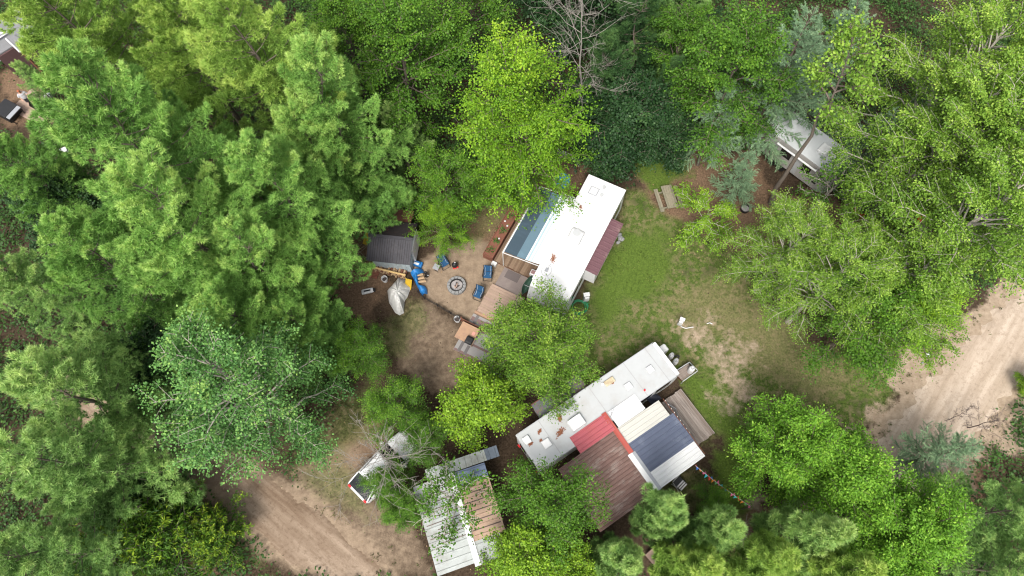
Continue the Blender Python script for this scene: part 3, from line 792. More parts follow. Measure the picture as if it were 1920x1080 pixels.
m = MB(); m.cyl(F1(18.78, 6.4), .25, 3.421, 3.432, 20); m.build('grille', GREYW, ac)
MB().box(F1, 20.2, 20.85, 7.1, 7.52, 3.087, 3.18).build('skylight', WHITE_C, t1, bevel=.05)
for u0, u1, z0, z1 in ((21.2, 22.5, 1.5, 2.4), (15.1, 16.1, 1.6, 2.3), (16.2, 16.75, 1.6, 2.3)):
    MB().box(F1, u0, u1, 4.918, 4.929, z0, z1).build('window', GLASS, t1)
MB().box(F1, 14.2, 14.9, 7.551, 7.56, 1.9, 2.0).build('side_slit', GLASS, t1)
MB().box(F1, 18.4, 19.2, 7.551, 7.565, .75, 2.65).build('door', GREYW, t1)
for u in (17.9, 18.8, 19.7):
    for v in (5.05, 7.42): 
        w_ = MB(); n_ = 18
        w_.tube([F1(u, v - .1, .34), F1(u, v + .1, .34)], .34, 18).build('wheel', BLACK, t1, bevel=.02)
MB().tube([F1(14.5, 6.9, .5), F1(12.9, 6.22, .5)], .05).tube([F1(14.5, 5.5, .5), F1(12.9, 6.18, .5)], .05).tube([F1(13.0, 6.2, .0), F1(13.0, 6.2, .7)], .04).build('tow_frame', BLACK, t1)
# slide-out room on the far side with a ribbed maroon roof
so_ = MB().box(F1, 17.1, 20.9, 4.25, 4.929, .9, 2.5).build('slide_out', WHITE_C, t1)
corrugated(MB(), F1, 17.0, 21.05, 4.1, 4.99, lambda u, v: 2.62 + .07 * (v - 4.1), 'v', .32, .03, .05).build('slide_roof', MAROON, so_)
# awning: cloth of seven stripes sloping down to a roller on two arms
aw_c = [(0, .36, (.038, .062, .085)), (.36, .60, (.10, .165, .21)), (.60, .64, (.72, .75, .77)), (.64, .69, (.34, .45, .50)), (.69, .74, (.74, .76, .78)), (.74, .78, (.42, .53, .58)), (.78, 1, (.80, .81, .82))]
aw = MB().tube([F1(15.85, 10.2, 2.33), F1(21.25, 10.2, 2.33)], .06, 10).build('awning_roller', WHITE_C, t1)
mats_ = [mat('awning_stripe_%s' % s, c, .7, .05, 5, dirt=tuple(min(.9, x * 1.5) for x in c), dirt_amt=.22, dirt_scale=.9, stretch=(1, .25, 1, 58.5)) for s, (a, b, c) in zip(('slate', 'blue', 'white', 'pale', 'cream', 'mist', 'snow'), aw_c)]
m = MB()
def awz(f): return 2.35 + .60 * f - .10 * sin(pi * f)
for k, (a, b, c) in enumerate(aw_c):
    for j in range(3):
        f0, f1 = a + (b - a) * j / 3, a + (b - a) * (j + 1) / 3
        v0_, v1_ = 10.2 - 2.62 * f0, 10.2 - 2.62 * f1
        m.add([F1(15.95, v0_, awz(f0)), F1(21.15, v0_, awz(f0)), F1(21.15, v1_, awz(f1)), F1(15.95, v1_, awz(f1))], [(0, 3, 2, 1)], k)
m.build('awning_cloth', mats_, t1, solid=.012)
for u in (15.85, 21.25):
    MB().tube([F1(u, 10.2, 2.33), F1(u, 7.6, 2.86)], .028, 6).tube([F1(u, 10.2, 2.33), F1(u, 10.25, .2)], .03, 6).build('awning_arm', WHITE_C, t1)
# wire aerial and cable on the roof
a_ = thing('roof_aerial', 'thin wire aerial coiled on the bright white trailer roof', 'aerial', F1(15.7, 7.0, 3.087))
MB().tube([F1(15.7 + .38 * cos(t), 7.0 + .3 * sin(t), 3.11) for t in np.linspace(0, 6.2, 24)], .012, 5).build('loop', STEEL, a_)
MB().tube([F1(15.55, 7.1, 3.1), F1(15.2, 6.5, 3.1), F1(14.95, 6.55, 3.1), F1(14.9, 7.2, 3.1), F1(15.3, 7.5, 3.1)], .01, 5).build('cable', STEEL, a_)
MB().box(F1, 15.62, 15.85, 6.92, 7.1, 3.087, 3.2).tube([F1(15.72, 7.0, 3.15), F1(16.1, 6.9, 3.5)], .012, 5).build('mount', STEEL, a_)
litter(*F1(16.62, 7.0, 3.088), .62, .22, 78, 'brown needle drift near the aerial on the bright white roof', 130)
litter(*F1(20.66, 7.0, 3.088), .34, .12, 90, 'small needle drift beside the skylight of the bright white roof', 50)

# deck, planter, carpet and platform beside that trailer
d = thing('wooden_deck', 'brown plank deck under the striped awning', 'deck', F1(18.3, 9.4, 0))
planks(MB(), F1, 15.85, 21.0, 7.75, 11.0, .18, .26, 'u', .14, .012, 3, 1).build('boards', DECKW, d)
MB().box(F1, 15.9, 20.9, 7.85, 10.9, -.08, .178).build('base', BROWNW, d)
pl = thing('planter_box', 'long red cedar planter box with flowers beside the awning deck', 'planter', F1(17.7, 11.4, 0))
m = MB(); m.box(F1, 15.83, 19.75, 11.06, 11.10, -.05, .55); m.box(F1, 15.83, 19.75, 11.76, 11.80, -.05, .55); m.box(F1, 15.83, 15.87, 11.1, 11.76, -.05, .55); m.box(F1, 19.71, 19.75, 11.1, 11.76, -.05, .55)
m.box(F1, 15.87, 19.71, 11.1, 11.76, .40, .47); m.build('box', CEDAR, pl)
for k, (u, r_) in enumerate(((16.35, .36), (17.1, .26), (17.95, .42), (19.2, .32))):
    c = F1(u, 11.42, .46); o_ = origin_of(pl); plant(c[0] - o_[0], c[1] - o_[1], .46, r_, 90, 'foliage', pl)
for k, (u, v) in enumerate(((17.35, 11.35), (18.45, 11.3), (18.7, 11.6))):
    ellip(F1, u, v, .53, .07, .07, .05).build('white_bloom', WHITE_C, pl, smooth=True)
tag(MB().box(F1, 15.55, 15.83, 10.7, 11.05, -.03, .25).build('white_box', WHITE_C, bevel=.02), 'small white box at the end of the cedar planter', 'box')
MBc = MB().slab([F1(14.4, 8.35, .05), F1(15.83, 8.35, .05), F1(15.83, 10.15, .05), F1(14.4, 10.15, .05)], .07)
tag(MBc.build('outdoor_carpet', CARPET), 'taupe outdoor carpet in front of the awning deck', 'carpet')
tag(MB().slab([F1(15.18, 8.88, .066), F1(15.79, 8.88, .066), F1(15.79, 9.86, .066), F1(15.18, 9.86, .066)], .014).build('doormat', CARPET2), 'dark doormat lying on the taupe carpet', 'mat')
p_ = thing('wooden_platform', 'tan plank platform between the taupe carpet and the patterned rug', 'platform', F1(13.2, 9.1, 0))
planks(MB(), F1, 12.2, 14.36, 8.0, 10.32, .12, .2, 'v', .2, .012, 3, 2).build('boards', TANW, p_)
MB().box(F1, 12.02, 12.18, 8.1, 10.4, -.05, .24).build('edge_plank', OSB, p_)
MB().box(F1, 12.3, 14.2, 8.1, 10.2, -.08, .118).build('base', BROWNW, p_)
tag(MB().box(F1, 12.4, 12.48, 8.35, 9.2, .202, .25).build('loose_plank', TANW[0]), 'loose pale plank lying on the tan platform', 'plank')
# patterned rug
m = MB(); m.slab([F1(9.25, 7.7, .03), F1(12.0, 7.7, .03), F1(12.0, 10.45, .03), F1(9.25, 10.45, .03)], .06, 0)
for k, (a, b) in enumerate(((9.25, 9.4), (10.0, 10.15), (11.5, 11.8))):
    m.slab([F1(a, 7.72, .036), F1(b, 7.72, .036), F1(b, 10.43, .036), F1(a, 10.43, .036)], .004, 1)
m.slab([F1(9.3, 10.0, .040), F1(12.0, 10.0, .040), F1(12.0, 10.2, .040), F1(9.3, 10.2, .040)], .003, 2)
m.slab([F1(9.3, 9.55, .040), F1(9.9, 9.55, .040), F1(9.9, 9.75, .040), F1(9.3, 9.75, .040)], .003, 2)
m.cyl(F1(11.45, 9.25), .42, .03, .0392, 20, 1)
tag(m.build('patterned_rug', RUG), 'grey and rose patterned outdoor rug under the chipboard table', 'rug')
tb = thing('chipboard_table', 'square chipboard table standing on the patterned rug', 'table', F1(10.4, 10.0, 0))
MB().box(F1, 9.85, 11.03, 9.38, 10.63, .70, .74).build('table_top', OSB, tb, bevel=.008)
for u in (9.95, 10.93):
    for v in (9.48, 10.53): MB().box(F1, u - .04, u + .04, v - .04, v + .04, .04, .70).build('leg', TANW[1], tb)
g = thing('table_grill', 'small black grill with a pale handle on the chipboard table', 'grill', F1(10.02, 9.6, .742))
MB().prism(F1, [(9.8, .80), (10.25, .80), (10.3, .95), (10.2, 1.05), (9.85, 1.05), (9.75, .95)], 9.38, 9.85).build('lid', BLACK, g, bevel=.04)
MB().box(F1, 9.82, 9.86, 9.42, 9.8, .743, .80).box(F1, 10.19, 10.23, 9.42, 9.8, .743, .80).build('stand', BLACK, g)
MB().tube([F1(9.9, 9.33, .98), F1(9.85, 9.3, 1.0), F1(10.2, 9.3, 1.0), F1(10.15, 9.33, .98)], .02, 6).build('handle', TANW[0], g)
tag(MB().box(F1, 10.45, 10.7, 9.52, 9.72, .742, .765).build('pink_tray', mat('pink_tray', (.55, .27, .22), .5)), 'small pink tray on the chipboard table', 'tray')

# low wire fence with a solid board end, along the sand
pts = [(-6.27, 17.48), (-5.85, 16.98), (-5.0, 16.38), (-4.17, 15.78), (-3.55, 15.32)]
fe = thing('wire_fence', 'low black wire fence curving along the edge of the fire-pit sand', 'fence', (-4.9, 16.4, 0))
for x, y in pts: MB().cyl((x, y), .03, -.05, .62, 6).build('post', BLACK, fe)
m = MB()
for (a, b), (c, e) in zip(pts[:-1], pts[1:]):
    for z in (.08, .3, .52): m.tube([(a, b, z), (c, e, z)], .012, 4)
    k = 8
    for i in range(k):
        f0, f1 = i / k, (i + 1) / k
        m.tube([(a + (c - a) * f0, b + (e - b) * f0, .08), (a + (c - a) * f1, b + (e - b) * f1, .52)], .008, 4)
m.build('mesh', BLACK, fe)
Fb = Fr(math.degrees(math.atan2(14.43 - 15.31, -2.1 + 3.55)), -3.5, 15.28)
fb = thing('board_fence', 'low dark brown board wall between the wire fence and the rug', 'fence', (-2.8, 14.87, 0))
MB().box(Fb, 0, 1.75, -.03, .03, -.05, .5).build('panel', BROWNW, fb, bevel=.01)
for u in (.05, 1.7): MB().box(Fb, u - .04, u + .04, .031, .1, -.05, .55).build('post', BROWNW, fb)
bk = thing('white_bucket', 'open white bucket at the corner of the low board wall', 'bucket', P(858, 601, 0))
def bucket(parent, c, r=.17, h=.36, inner=None):
    MB().lathe((c[0], c[1], 0), [(r * .8, .0), (r * .82, .0), (r, h), (r * 1.08, h), (r * 1.08, h - .03), (r * .94, h - .02), (r * .78, .04), (.0, .04)], 20).build('pail', WHITE_C, parent, smooth=False)
    MB().cyl((c[0], c[1]), r * .8, .05, h * .55, 16).build('inner_shade_disc', CHAR_SHADE, parent)  # dark disc added in place of shade inside the open pail
    m = MB().tube([(c[0] + r * cos(t), c[1] + .1 * sin(t), h + .02 + .04 * sin(t)) for t in np.linspace(0, pi, 9)], .008, 4); m.build('handle', STEEL, parent)
bucket(bk, P(858, 601, 0), .2)
bk2 = thing('white_bucket', 'white bucket standing in front of the firewood by the shed', 'bucket', (-8.45, 18.5, 0)); bucket(bk2, (-8.45, 18.5), .2, .42)

# ------------------------------------------------------------------ fire pit and chairs
fp = thing('fire_pit', 'round fire pit ringed with pale concrete blocks on the sand', 'fire pit', (-3.67, 17.7, 0))
for i in range(14):
    a0, a1 = 2 * pi * i / 14 + .02, 2 * pi * (i + 1) / 14 - .02
    c = [(-3.67 + r * cos(a), 17.7 + r * sin(a), z) for z in (-.04, .26) for r, a in ((.45, a0), (.64, a0), (.64, a1), (.45, a1))]
    MB().hexa(c).build('block', STONE, fp, bevel=.02)
MB().lathe((-3.67, 17.7, 0), [(.44, -.02), (.44, .30), (.415, .30), (.415, -.02)], 28).build('metal_ring', BLACK, fp)
MB().cyl((-3.67, 17.7), .41, -.04, .08, 24).build('ash_bed', ASH_M, fp)
for k, (dx, dy, an, L, m_) in enumerate(((-.02, .08, 80, .32, CHAR_SHADE), (.05, -.1, 30, .3, CHAR_SHADE), (-.1, -.12, 120, .22, TANW[2]), (.02, -.02, 70, .26, TANW[2]))):
    a = RAD(an); c = np.array([-3.67 + dx, 17.7 + dy, .13 + .03 * k])
    tag(MB().tube([c - np.array([cos(a), sin(a), 0]) * L / 2, c + np.array([cos(a), sin(a), .1]) * L / 2], .045, 7).build('fire_log', m_), 
        ['long charred log lying in the middle of the fire pit', 'charred log crossing the near side of the fire pit', 'pale burnt log at the near rim of the fire pit', 'pale pinkish log on top of the fire'][k], 'log', 'logs in the fire pit')

def camp_chair(x, y, ang, label):
    """ang: the way the sitter faces"""
    f = Fr(ang, x, y)          # +u forward
    t = thing('camp_chair', label, 'chair', (x, y, 0), 'blue camp chairs round the fire pit')
    m = MB(); q = MB()
    m.grid(lambda a, b: f(-.24 + .48 * b, -.27 + .54 * a, .42 - .05 * sin(pi * a) - .03 * (1 - b)), 6, 5).build('seat', BLUEF, t, solid=.015)
    q.grid(lambda a, b: f(-.24 - .18 * b, -.27 + .54 * a, .43 + .52 * b - .0), 6, 5).build('backrest', BLUEF, t, solid=.015)
    pp = MB()
    for s in (-1, 1): pp.tube([f(.22, s * .23, .405), f(.0, s * .16, .40), f(-.22, s * .2, .42), f(-.33, s * .17, .70), f(-.415, s * .22, .95)], .008, 5)
    pp.build('piping', WHITE_C, t)
    for s in (-1, 1):
        MB().tube([f(.27, s * .29, 0), f(.24, s * .29, .6), f(-.27, s * .29, .62)], .016, 6).tube([f(.25, s * .3, .62), f(-.25, s * .3, .64)], .03, 6).build('armrest', BLACK, t)
        MB().tube([f(.3, s * .29, .0), f(-.26, s * .28, .45), f(-.43, s * .28, .98)], .016, 6).build('frame_side', BLACK, t)
        MB().tube([f(-.36, s * .29, .0), f(.24, s * .28, .43)], .016, 6).build('leg', BLACK, t)
    for a, z in ((.3, .02), (-.36, .02), (-.43, .98)): MB().tube([f(a, -.285, z), f(a, .285, z)], .014, 6).build('cross_bar', BLACK, t)
    return t
camp_chair(-4.42, 19.3, -62, 'blue camp chair nearest the shed with a black pack beside it')
camp_chair(-1.55, 18.2, -100, 'blue camp chair nearest the end of the planter box')
camp_chair(-2.25, 16.85, -118, 'blue camp chair nearest the tan plank platform')
st = thing('side_stool', 'small grey folding stool beside the blue chair nearest the shed', 'stool', (-4.95, 19.05, 0))
fs_ = Fr(-30, -4.95, 19.05)
MB().box(fs_, -.2, .2, -.2, .2, .38, .41).build('seat', STEEL, st, bevel=.01)
for s in (-1, 1): MB().tube([fs_(-.18, s * .18, .0), fs_(.18, s * .18, .38)], .014, 5).tube([fs_(.18, s * .18, .0), fs_(-.18, s * .18, .38)], .014, 5).build('leg', BLACK, st)
bp = thing('backpack', 'black backpack with a red base beside the blue chair nearest the shed', 'bag', (-3.72, 19.15, 0))
fk = Fr(15, -3.72, 19.15)
ellip(fk, 0, 0, .26, .22, .2, .28, 12, 8).build('bag', BLACK, bp, smooth=True)
MB().box(fk, -.18, .2, -.17, .17, -.02, .06).build('base', REDP, bp, bevel=.02)
ellip(fk, .05, .05, .5, .07, .06, .04).build('pocket', GREYW, bp, smooth=True)
bb = thing('black_bundle', 'narrow black bundle standing on the sand right of the blue tarpaulin', 'bundle', (-5.65, 18.6, 0))
MB().lathe((-5.65, 18.6, 0), [(.12, -.02), (.14, .1), (.1, .4), (.12, .6), (.06, .75), (0, .78)], 9).build('wrap', BLACK, bb)
MB().tube([(-5.65, 18.6, .3), (-5.5, 18.5, .28)], .035, 6).build('strap', GREYW, bb)

# ------------------------------------------------------------------ shed and the things round it
FS = Fr(-11.4)
sh = thing('garden_shed', 'small shed with a charcoal roof and pale blue siding', 'shed', FS(-11.5, 18.5, 0))
MB().prism(Fr(-11.4 + 90), [(17.3, -.05), (19.75, -.05), (19.75, 1.95), (18.5, 2.47), (17.3, 1.95)], 10.25, 12.75).build('wall', SHEDW, sh)
m = MB()
for i in range(9): m.box(FS, -12.72 + i * .305, -12.66 + i * .305, 17.265, 17.299, -.05, 1.9)
for i in range(8): m.box(FS, -10.249, -10.22, 17.4 + i * .3, 17.46 + i * .3, -.05, 1.9)
m.build('siding_rib', SHEDW, sh)
def shedz(v): return 2.56 - abs(v - 18.55) * .42
m = MB(); m.slab([FS(-12.95, 17.02, shedz(17.02)), FS(-10.05, 17.02, shedz(17.02)), FS(-10.05, 18.55, shedz(18.55)), FS(-12.95, 18.55, shedz(18.55))], .06)
ro = m.build('front_roof', SHINGLE, sh)
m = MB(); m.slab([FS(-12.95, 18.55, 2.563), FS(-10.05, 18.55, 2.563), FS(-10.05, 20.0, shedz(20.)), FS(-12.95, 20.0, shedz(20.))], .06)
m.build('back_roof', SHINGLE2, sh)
m = MB(); m.box(FS, -12.97, -10.03, 18.45, 18.65, 2.53, 2.59); m.box(FS, -11.09, -11.05, 17.03, 18.5, 0, 0) if False else None
m.build('ridge_cap', SHINGLE, sh)
m = MB(); m.slab([FS(-11.12, 17.03, shedz(17.03) + .012), FS(-11.06, 17.03, shedz(17.03) + .012), FS(-11.06, 18.45, shedz(18.45) + .012), FS(-11.12, 18.45, shedz(18.45) + .012)], .01); m.build('seam', SHINGLE, sh)
m = MB()
for i in range(19):
    u = -12.9 + i * .15 + .01 * (i % 3)
    m.slab([FS(u, 17.04, shedz(17.04) + .009), FS(u + .018, 17.04, shedz(17.04) + .009), FS(u + .018, 18.44, shedz(18.44) + .009), FS(u, 18.44, shedz(18.44) + .009)], .008)
m.build('roof_seam', SHINGLE2, sh)
MB().box(FS, -10.2, -10.06, 18.0, 19.6, .3, 1.9).build('side_panel', WHITE_C, sh)
lt = thing('lean_to', 'rust-brown lean-to roof behind the charcoal-roofed shed', 'shelter', FS(-11.6, 20.6, 0))
m = MB(); m.slab([FS(-12.9, 20.05, 1.7), FS(-10.6, 20.05, 1.7), FS(-10.6, 21.2, 1.35), FS(-12.9, 21.2, 1.35)], .05); m.build('roof', RUST, lt)
for u in (-12.8, -10.7): MB().box(FS, u - .04, u + .04, 21.05, 21.13, -.05, 1.33).build('post', BROWNW, lt)
ba = thing('grey_barrel', 'grey barrel at the back left corner of the shed', 'barrel', FS(-13.25, 19.4, 0))
c = FS(-13.25, 19.4); MB().lathe((c[0], c[1], 0), [(.26, -.05), (.29, .1), (.31, .45), (.29, .85), (.27, .9), (.0, .9)], 18).build('drum', STEEL, ba)
# firewood rack
wr = thing('firewood_rack', 'low firewood rack with a yellow timber rail along the shed front', 'rack', FS(-11.9, 16.85, 0))
MB().tube([(-9.35, 19.35, .62), (-6.98, 18.52, .62)], .07, 8).build('rail', BEAM, wr)
for f_ in (.05, .5, .95):
    x_, y_ = -9.35 + 2.37 * f_, 19.35 - .83 * f_; MB().box(WF, x_ - .04, x_ + .04, y_ - .04, y_ + .04, -.05, .56).build('post', BEAM, wr)
lf = Fr(math.degrees(math.atan2(-.83, 2.37)), -9.35, 19.35)
k = 0
for row in range(3):
    for i in range(13):
        if rng.random() < .1: continue
        u = .12 + i * .18 + (.08 if row % 2 else 0); v = .14 + rng.uniform(-.02, .05)
        lo = MB().tube([lf(u, v - .17 - rng.random() * .1, .04 + row * .16), lf(u + rng.normal() * .01, v + .3, .04 + row * .16)], rng.uniform(.06, .085), 6).build('firewood', [LOGW, LOGW, BROWNW][k % 3])
        tag(lo, 'split log stacked on the firewood rack along the shed front', 'log', 'split logs stacked against the shed'); k += 1
bw = thing('brown_pallet', 'reddish brown pallet at the left end of the firewood rack', 'pallet', FS(-13.2, 16.6, 0))
planks(MB(), lf, -.35, .55, -.55, .0, .02, .1, 'u', .12, .03, 1, 4).build('boards', CEDAR, bw)
MB().box(lf, -.3, -.2, -.55, 0, -.05, .018).box(lf, .4, .5, -.55, 0, -.05, .018).build('runner', CEDAR, bw)
# yellow boards
def lean_panel(name, x, y, ang, w_, h_, tilt, label):
    f = Fr(ang, x, y); a = RAD(tilt)
    t = thing(name, label, 'board', (x, y, 0), 'yellow plastic boards')
    vs = [f(0, -w_ / 2, 0.0), f(0, w_ / 2, 0.0), f(h_ * cos(a), w_ / 2, h_ * sin(a)), f(h_ * cos(a), -w_ / 2, h_ * sin(a))]
    MB().slab(vs, .04).build('panel', YEL, t, bevel=.015)
    MB().tube([f(h_ * cos(a) * .9, -w_ / 4, h_ * sin(a) * .9 + .03), f(h_ * cos(a) * .9, w_ / 4, h_ * sin(a) * .9 + .03)], .02, 5).build('grip', YEL, t)
lean_panel('yellow_board', -9.75, 21.25, 60, .62, .85, 35, 'yellow board leaning at the left of the shed under the pine')
lean_panel('yellow_board', -6.95, 17.75, 70, .45, .8, 50, 'yellow board between the shed corner and the pale tarpaulin')
# drying branches left of the shed
br_ = thing('branch_pile', 'pile of bare sticks at the left of the shed beside the yellow board', 'sticks', (-10.6, 20.6, 0))
for i in range(9):
    x_, y_ = -10.6 + rng.normal() * .35, 20.6 + rng.normal() * .3; a = rng.uniform(0, 3.1); L = rng.uniform(.5, 1.1)
    MB().tube(curve(np.array([x_ - L * cos(a), y_ - L * sin(a), .05]), np.array([x_ + L * cos(a), y_ + L * sin(a), .05 + rng.random() * .3]), (0, 0, .05), 5, .03), .018, 5).build('stick', TABLEW[0], br_)
# pale tarpaulin draped over something
tp = [(-8.3, 17.75), (-7.9, 18.2), (-7.55, 18.65), (-7.15, 18.45), (-6.75, 17.85), (-6.95, 17.3), (-7.2, 16.85), (-7.25, 16.1), (-7.5, 15.95), (-7.8, 16.15), (-8.2, 16.9)]
tpc = np.array(tp).mean(0)
m = MB(); vs = [(tpc[0], tpc[1], .95)]; n_ = 44; rings = 7
for j in range(1, rings + 1):
    s = j / rings
    for i in range(n_):
        f_ = i / n_ * len(tp); a, b = int(f_) % len(tp), (int(f_) + 1) % len(tp); q = np.array(tp[a]) * (1 - f_ % 1) + np.array(tp[b]) * (f_ % 1)
        xy = tpc + (q - tpc) * s
        fold = .06 * sin(i * 1.7) * s + .04 * sin(i * .83 + j)
        zt = .95 * (1 - s ** 2.6) + fold * (1 - s * .5) + .02
        if 6 < i < 22: zt -= .16 * s * (1 - s) * 4 * (1 if i % 5 < 3 else .2)
        vs.append((xy[0], xy[1], max(-.02, zt)))
fs2 = [(0, 1 + i, 1 + (i + 1) % n_) for i in range(n_)]
for j in range(rings - 1):
    for i in range(n_):
        a = 1 + j * n_ + i; b = 1 + j * n_ + (i + 1) % n_; fs2.append((a, a + n_, b + n_, b))
m.add(vs, fs2)
tc_ = m.build('pale_tarpaulin', TARP, smooth=False, solid=.015, loc=(tpc[0], tpc[1], 0))
tag(tc_, 'crumpled off-white tarpaulin draped over a heap left of the fire pit', 'tarpaulin')
# blue tarpaulin over a log pile
fbt = Fr(-70, -6.4, 18.85)
lp = [('left', 0)]
for i in range(9):
    u = .15 + i * .085; c0, c1 = fbt(u, -.02 + rng.normal() * .04, .12 + .1 * (i % 3)), fbt(u + .1, .42, .14 + .1 * (i % 3))
    tag(MB().tube([c0, c1], .06 + .02 * rng.random(), 6).build('firewood', LOGW), 'pale split log in the heap showing beside the blue tarpaulin', 'log', 'pale logs under the blue tarpaulin')
tag(MB().grid(lambda a, b: fbt(-.1 + 1.85 * a, -.30 + .1 * a + (1 - .55 * a) * (.42 + .12 * sin(a * 9) + (.35 if a < .2 or a > .62 else -.02)) * b, .02 + .52 * sin(pi * min(1, .12 + .8 * b)) * (1 - .35 * a) + .04 * sin(a * 17 + b * 7)), 18, 7).build('blue_tarpaulin', BTARP, solid=.012),
    'bright blue tarpaulin over the log heap between the shed and the fire pit', 'tarpaulin')
sb = thing('cooler_bag', 'blue and white cooler bag at the right corner of the shed', 'bag', (-6.19, 19.45, 0))
fcb = Fr(-25, -6.19, 19.45)
MB().box(fcb, -.3, .3, -.18, .18, -.02, .34).build('bag', BTARP, sb, bevel=.05)
MB().box(fcb, -.26, .1, -.13, .02, .341, .36).build('label_patch', WHITE_C, sb); MB().tube([fcb(-.2, 0, .34), fcb(-.1, .12, .46), fcb(.1, .12, .46), fcb(.2, 0, .34)], .015, 5).build('handle', BLACK, sb)
# toy ride-on
fsc = Fr(8, -9.61, 17.8)
rc = thing('toy_sled', 'white and black plastic toy lying left of the pale tarpaulin', 'toy', (-9.61, 17.8, 0))
MB().prism(fsc, [(-.42, .02), (.25, .02), (.42, .12), (.3, .2), (-.3, .2), (-.44, .12)], -.17, .17).build('shell', WHITE_C, rc, bevel=.05)
MB().box(fsc, -.25, .2, -.05, .05, .2, .23).build('seat', BLACK, rc, bevel=.01); MB().box(fsc, .25, .5, -.13, .13, .0, .16).build('tail', BLACK, rc, bevel=.04)

# blue pool, lattice fences, steps
pc = P(1053, 339, .15)
pool = thing('paddling_pool', 'small bright blue paddling pool on brown ground beyond the awning', 'pool', (pc[0], pc[1], 0))
MB().lathe((pc[0], pc[1], 0), [(.46, -.03), (.52, .25), (.57, .25), (.57, .2), (.53, -.03)], 28).build('rim', POOLB, pool)
MB().cyl((pc[0], pc[1]), .47, -.03, .06, 28).cyl((pc[0], pc[1]), .12, .06, .10, 14, 1).build('basin', [POOLB, mat('pool_star', (.01, .15, .5), .4)], pool)
def lattice(pts, label, h=.75):
    c = np.mean(pts, 0); t = thing('lattice_fence', label, 'fence', (c[0], c[1], 0), 'white lattice fences')
    for x, y in pts: MB().box(WF, x - .03, x + .03, y - .03, y + .03, -.05, h + .05).build('post', WHITE_C, t)
    m = MB()
    for (a, b), (c2, d2) in zip(pts[:-1], pts[1:]):
        L = math.hypot(c2 - a, d2 - b); n_ = max(3, int(L / .11))
        def q(f, z): return (a + (c2 - a) * f, b + (d2 - b) * f, z)
        for z in (.06, h): m.tube([q(0, z), q(1, z)], .02, 4)
        for i in range(-int(h / .11), n_ + 1):
            f0, f1 = i * .11 / L, (i * .11 + h - .06) / L
            g0, g1 = max(0, f0), min(1, f1)
            if g1 - g0 < .01: continue
            z0 = .06 + (g0 - f0) / (f1 - f0) * (h - .06); z1 = .06 + (g1 - f0) / (f1 - f0) * (h - .06)
            m.tube([q(g0, z0), q(g1, z1)], .011, 4); m.tube([q(g0, h + .06 - z0), q(g1, h + .06 - z1)], .011, 4)
    m.build('lattice', WHITE_C, t)
lattice([P(1046, 290)[:2], P(1060, 296)[:2], P(1073, 302)[:2], P(1085, 311)[:2]], 'short curved white lattice fence by the blue paddling pool')
lattice([P(862, 336)[:2], P(885, 329)[:2], P(910, 321)[:2], P(945, 314)[:2], P(980, 309)[:2]], 'long white lattice fence half hidden under the lime maple')
sp = thing('wooden_steps', 'grey plank steps between the blue pool and the trailer', 'steps', F1(21.9, 7.95, 0))
for k in range(3): MB().box(F1, 21.35 + k * .28, 21.6 + k * .28, 7.62, 8.5, .34 - k * .14, .38 - k * .14).build('tread', WOODS[0], sp)
for v in (7.7, 8.42): MB().prism(F1, [(21.35, -.05), (22.2, -.05), (22.2, .05), (21.6, .335), (21.35, .335)], v - .02, v + .02).build('stringer', WOODS[1], sp)
kb = thing('storage_tote', 'white tote with a rosy lid beside the carpet and the trailer nose', 'tote', F1(16.1, 8.15, .26))
MB().box(F1, 15.95, 16.35, 7.95, 8.35, .262, .62).build('tub', WHITE_C, kb, bevel=.03); MB().box(F1, 16.02, 16.28, 8.0, 8.3, .62, .66).build('lid', mat('rosy_lid', (.28, .17, .17), .5), kb, bevel=.01)
kb = thing('green_canoe', 'slim dark green canoe leaning between the carpet and the trailer', 'canoe', F1(15.2, 8.1, 0))
m = MB(); m.grid(lambda a, b: F1(14.5 + 1.35 * a, 8.12 + .26 * sin(pi * a) ** .7 * (b - .5) * 2 * .9 , .28 + .22 * (abs(b - .5) * 2) ** 2 + .14 * (2 * a - 1) ** 2), 14, 8); m.build('hull', mat('green_hull', (.04, .085, .06), .4), kb, solid=.03)
MB().tube([F1(15.15, 7.95, .46), F1(15.15, 8.3, .46)], .02, 5).build('thwart', GREYW, kb); MB().box(F1, 14.8, 15.5, 8.05, 8.2, -.03, .28).build('cradle', BROWNW, kb)
rk = thing('grey_heap', 'small pale grey heap at the far end of the maroon slide-out roof', 'rocks', F1(21.3, 4.2, 0))
for i in range(6):
    c = F1(21.3 + rng.normal() * .18, 4.1 + rng.normal() * .15); ellip(Fr(rng.uniform(0, 90), c[0], c[1]), 0, 0, .08, .18, .13, .12, 7, 5).build('rock', STONE, rk)

# picnic table
FT = Fr(8, *P(1254, 373, .4)[:2])
pt = thing('picnic_table', 'weathered picnic table with two benches on the brown needles', 'table', FT(0, 0, 0))
planks(MB(), FT, -.38, .38, -.88, .88, .71, .75, 'v', .15, .01, 2, 5).build('table_top', TABLEW, pt)
for s in (-1, 1):
    planks(MB(), FT, s * .70 - .14, s * .70 + .14, -.9, .9, .42, .46, 'v', .14, .01, 2, 6 + s).build('bench', TABLEW, pt)
    for v in (-.6, .6): MB().tube([FT(s * .62, v, -.03), FT(s * .2, v, .71)], .045, 4).build('leg', TABLEW[1], pt)
for v in (-.6, .6): MB().box(FT, -.8, .8, v - .04, v + .04, .33, .418).build('cross_beam', TABLEW[1], pt)
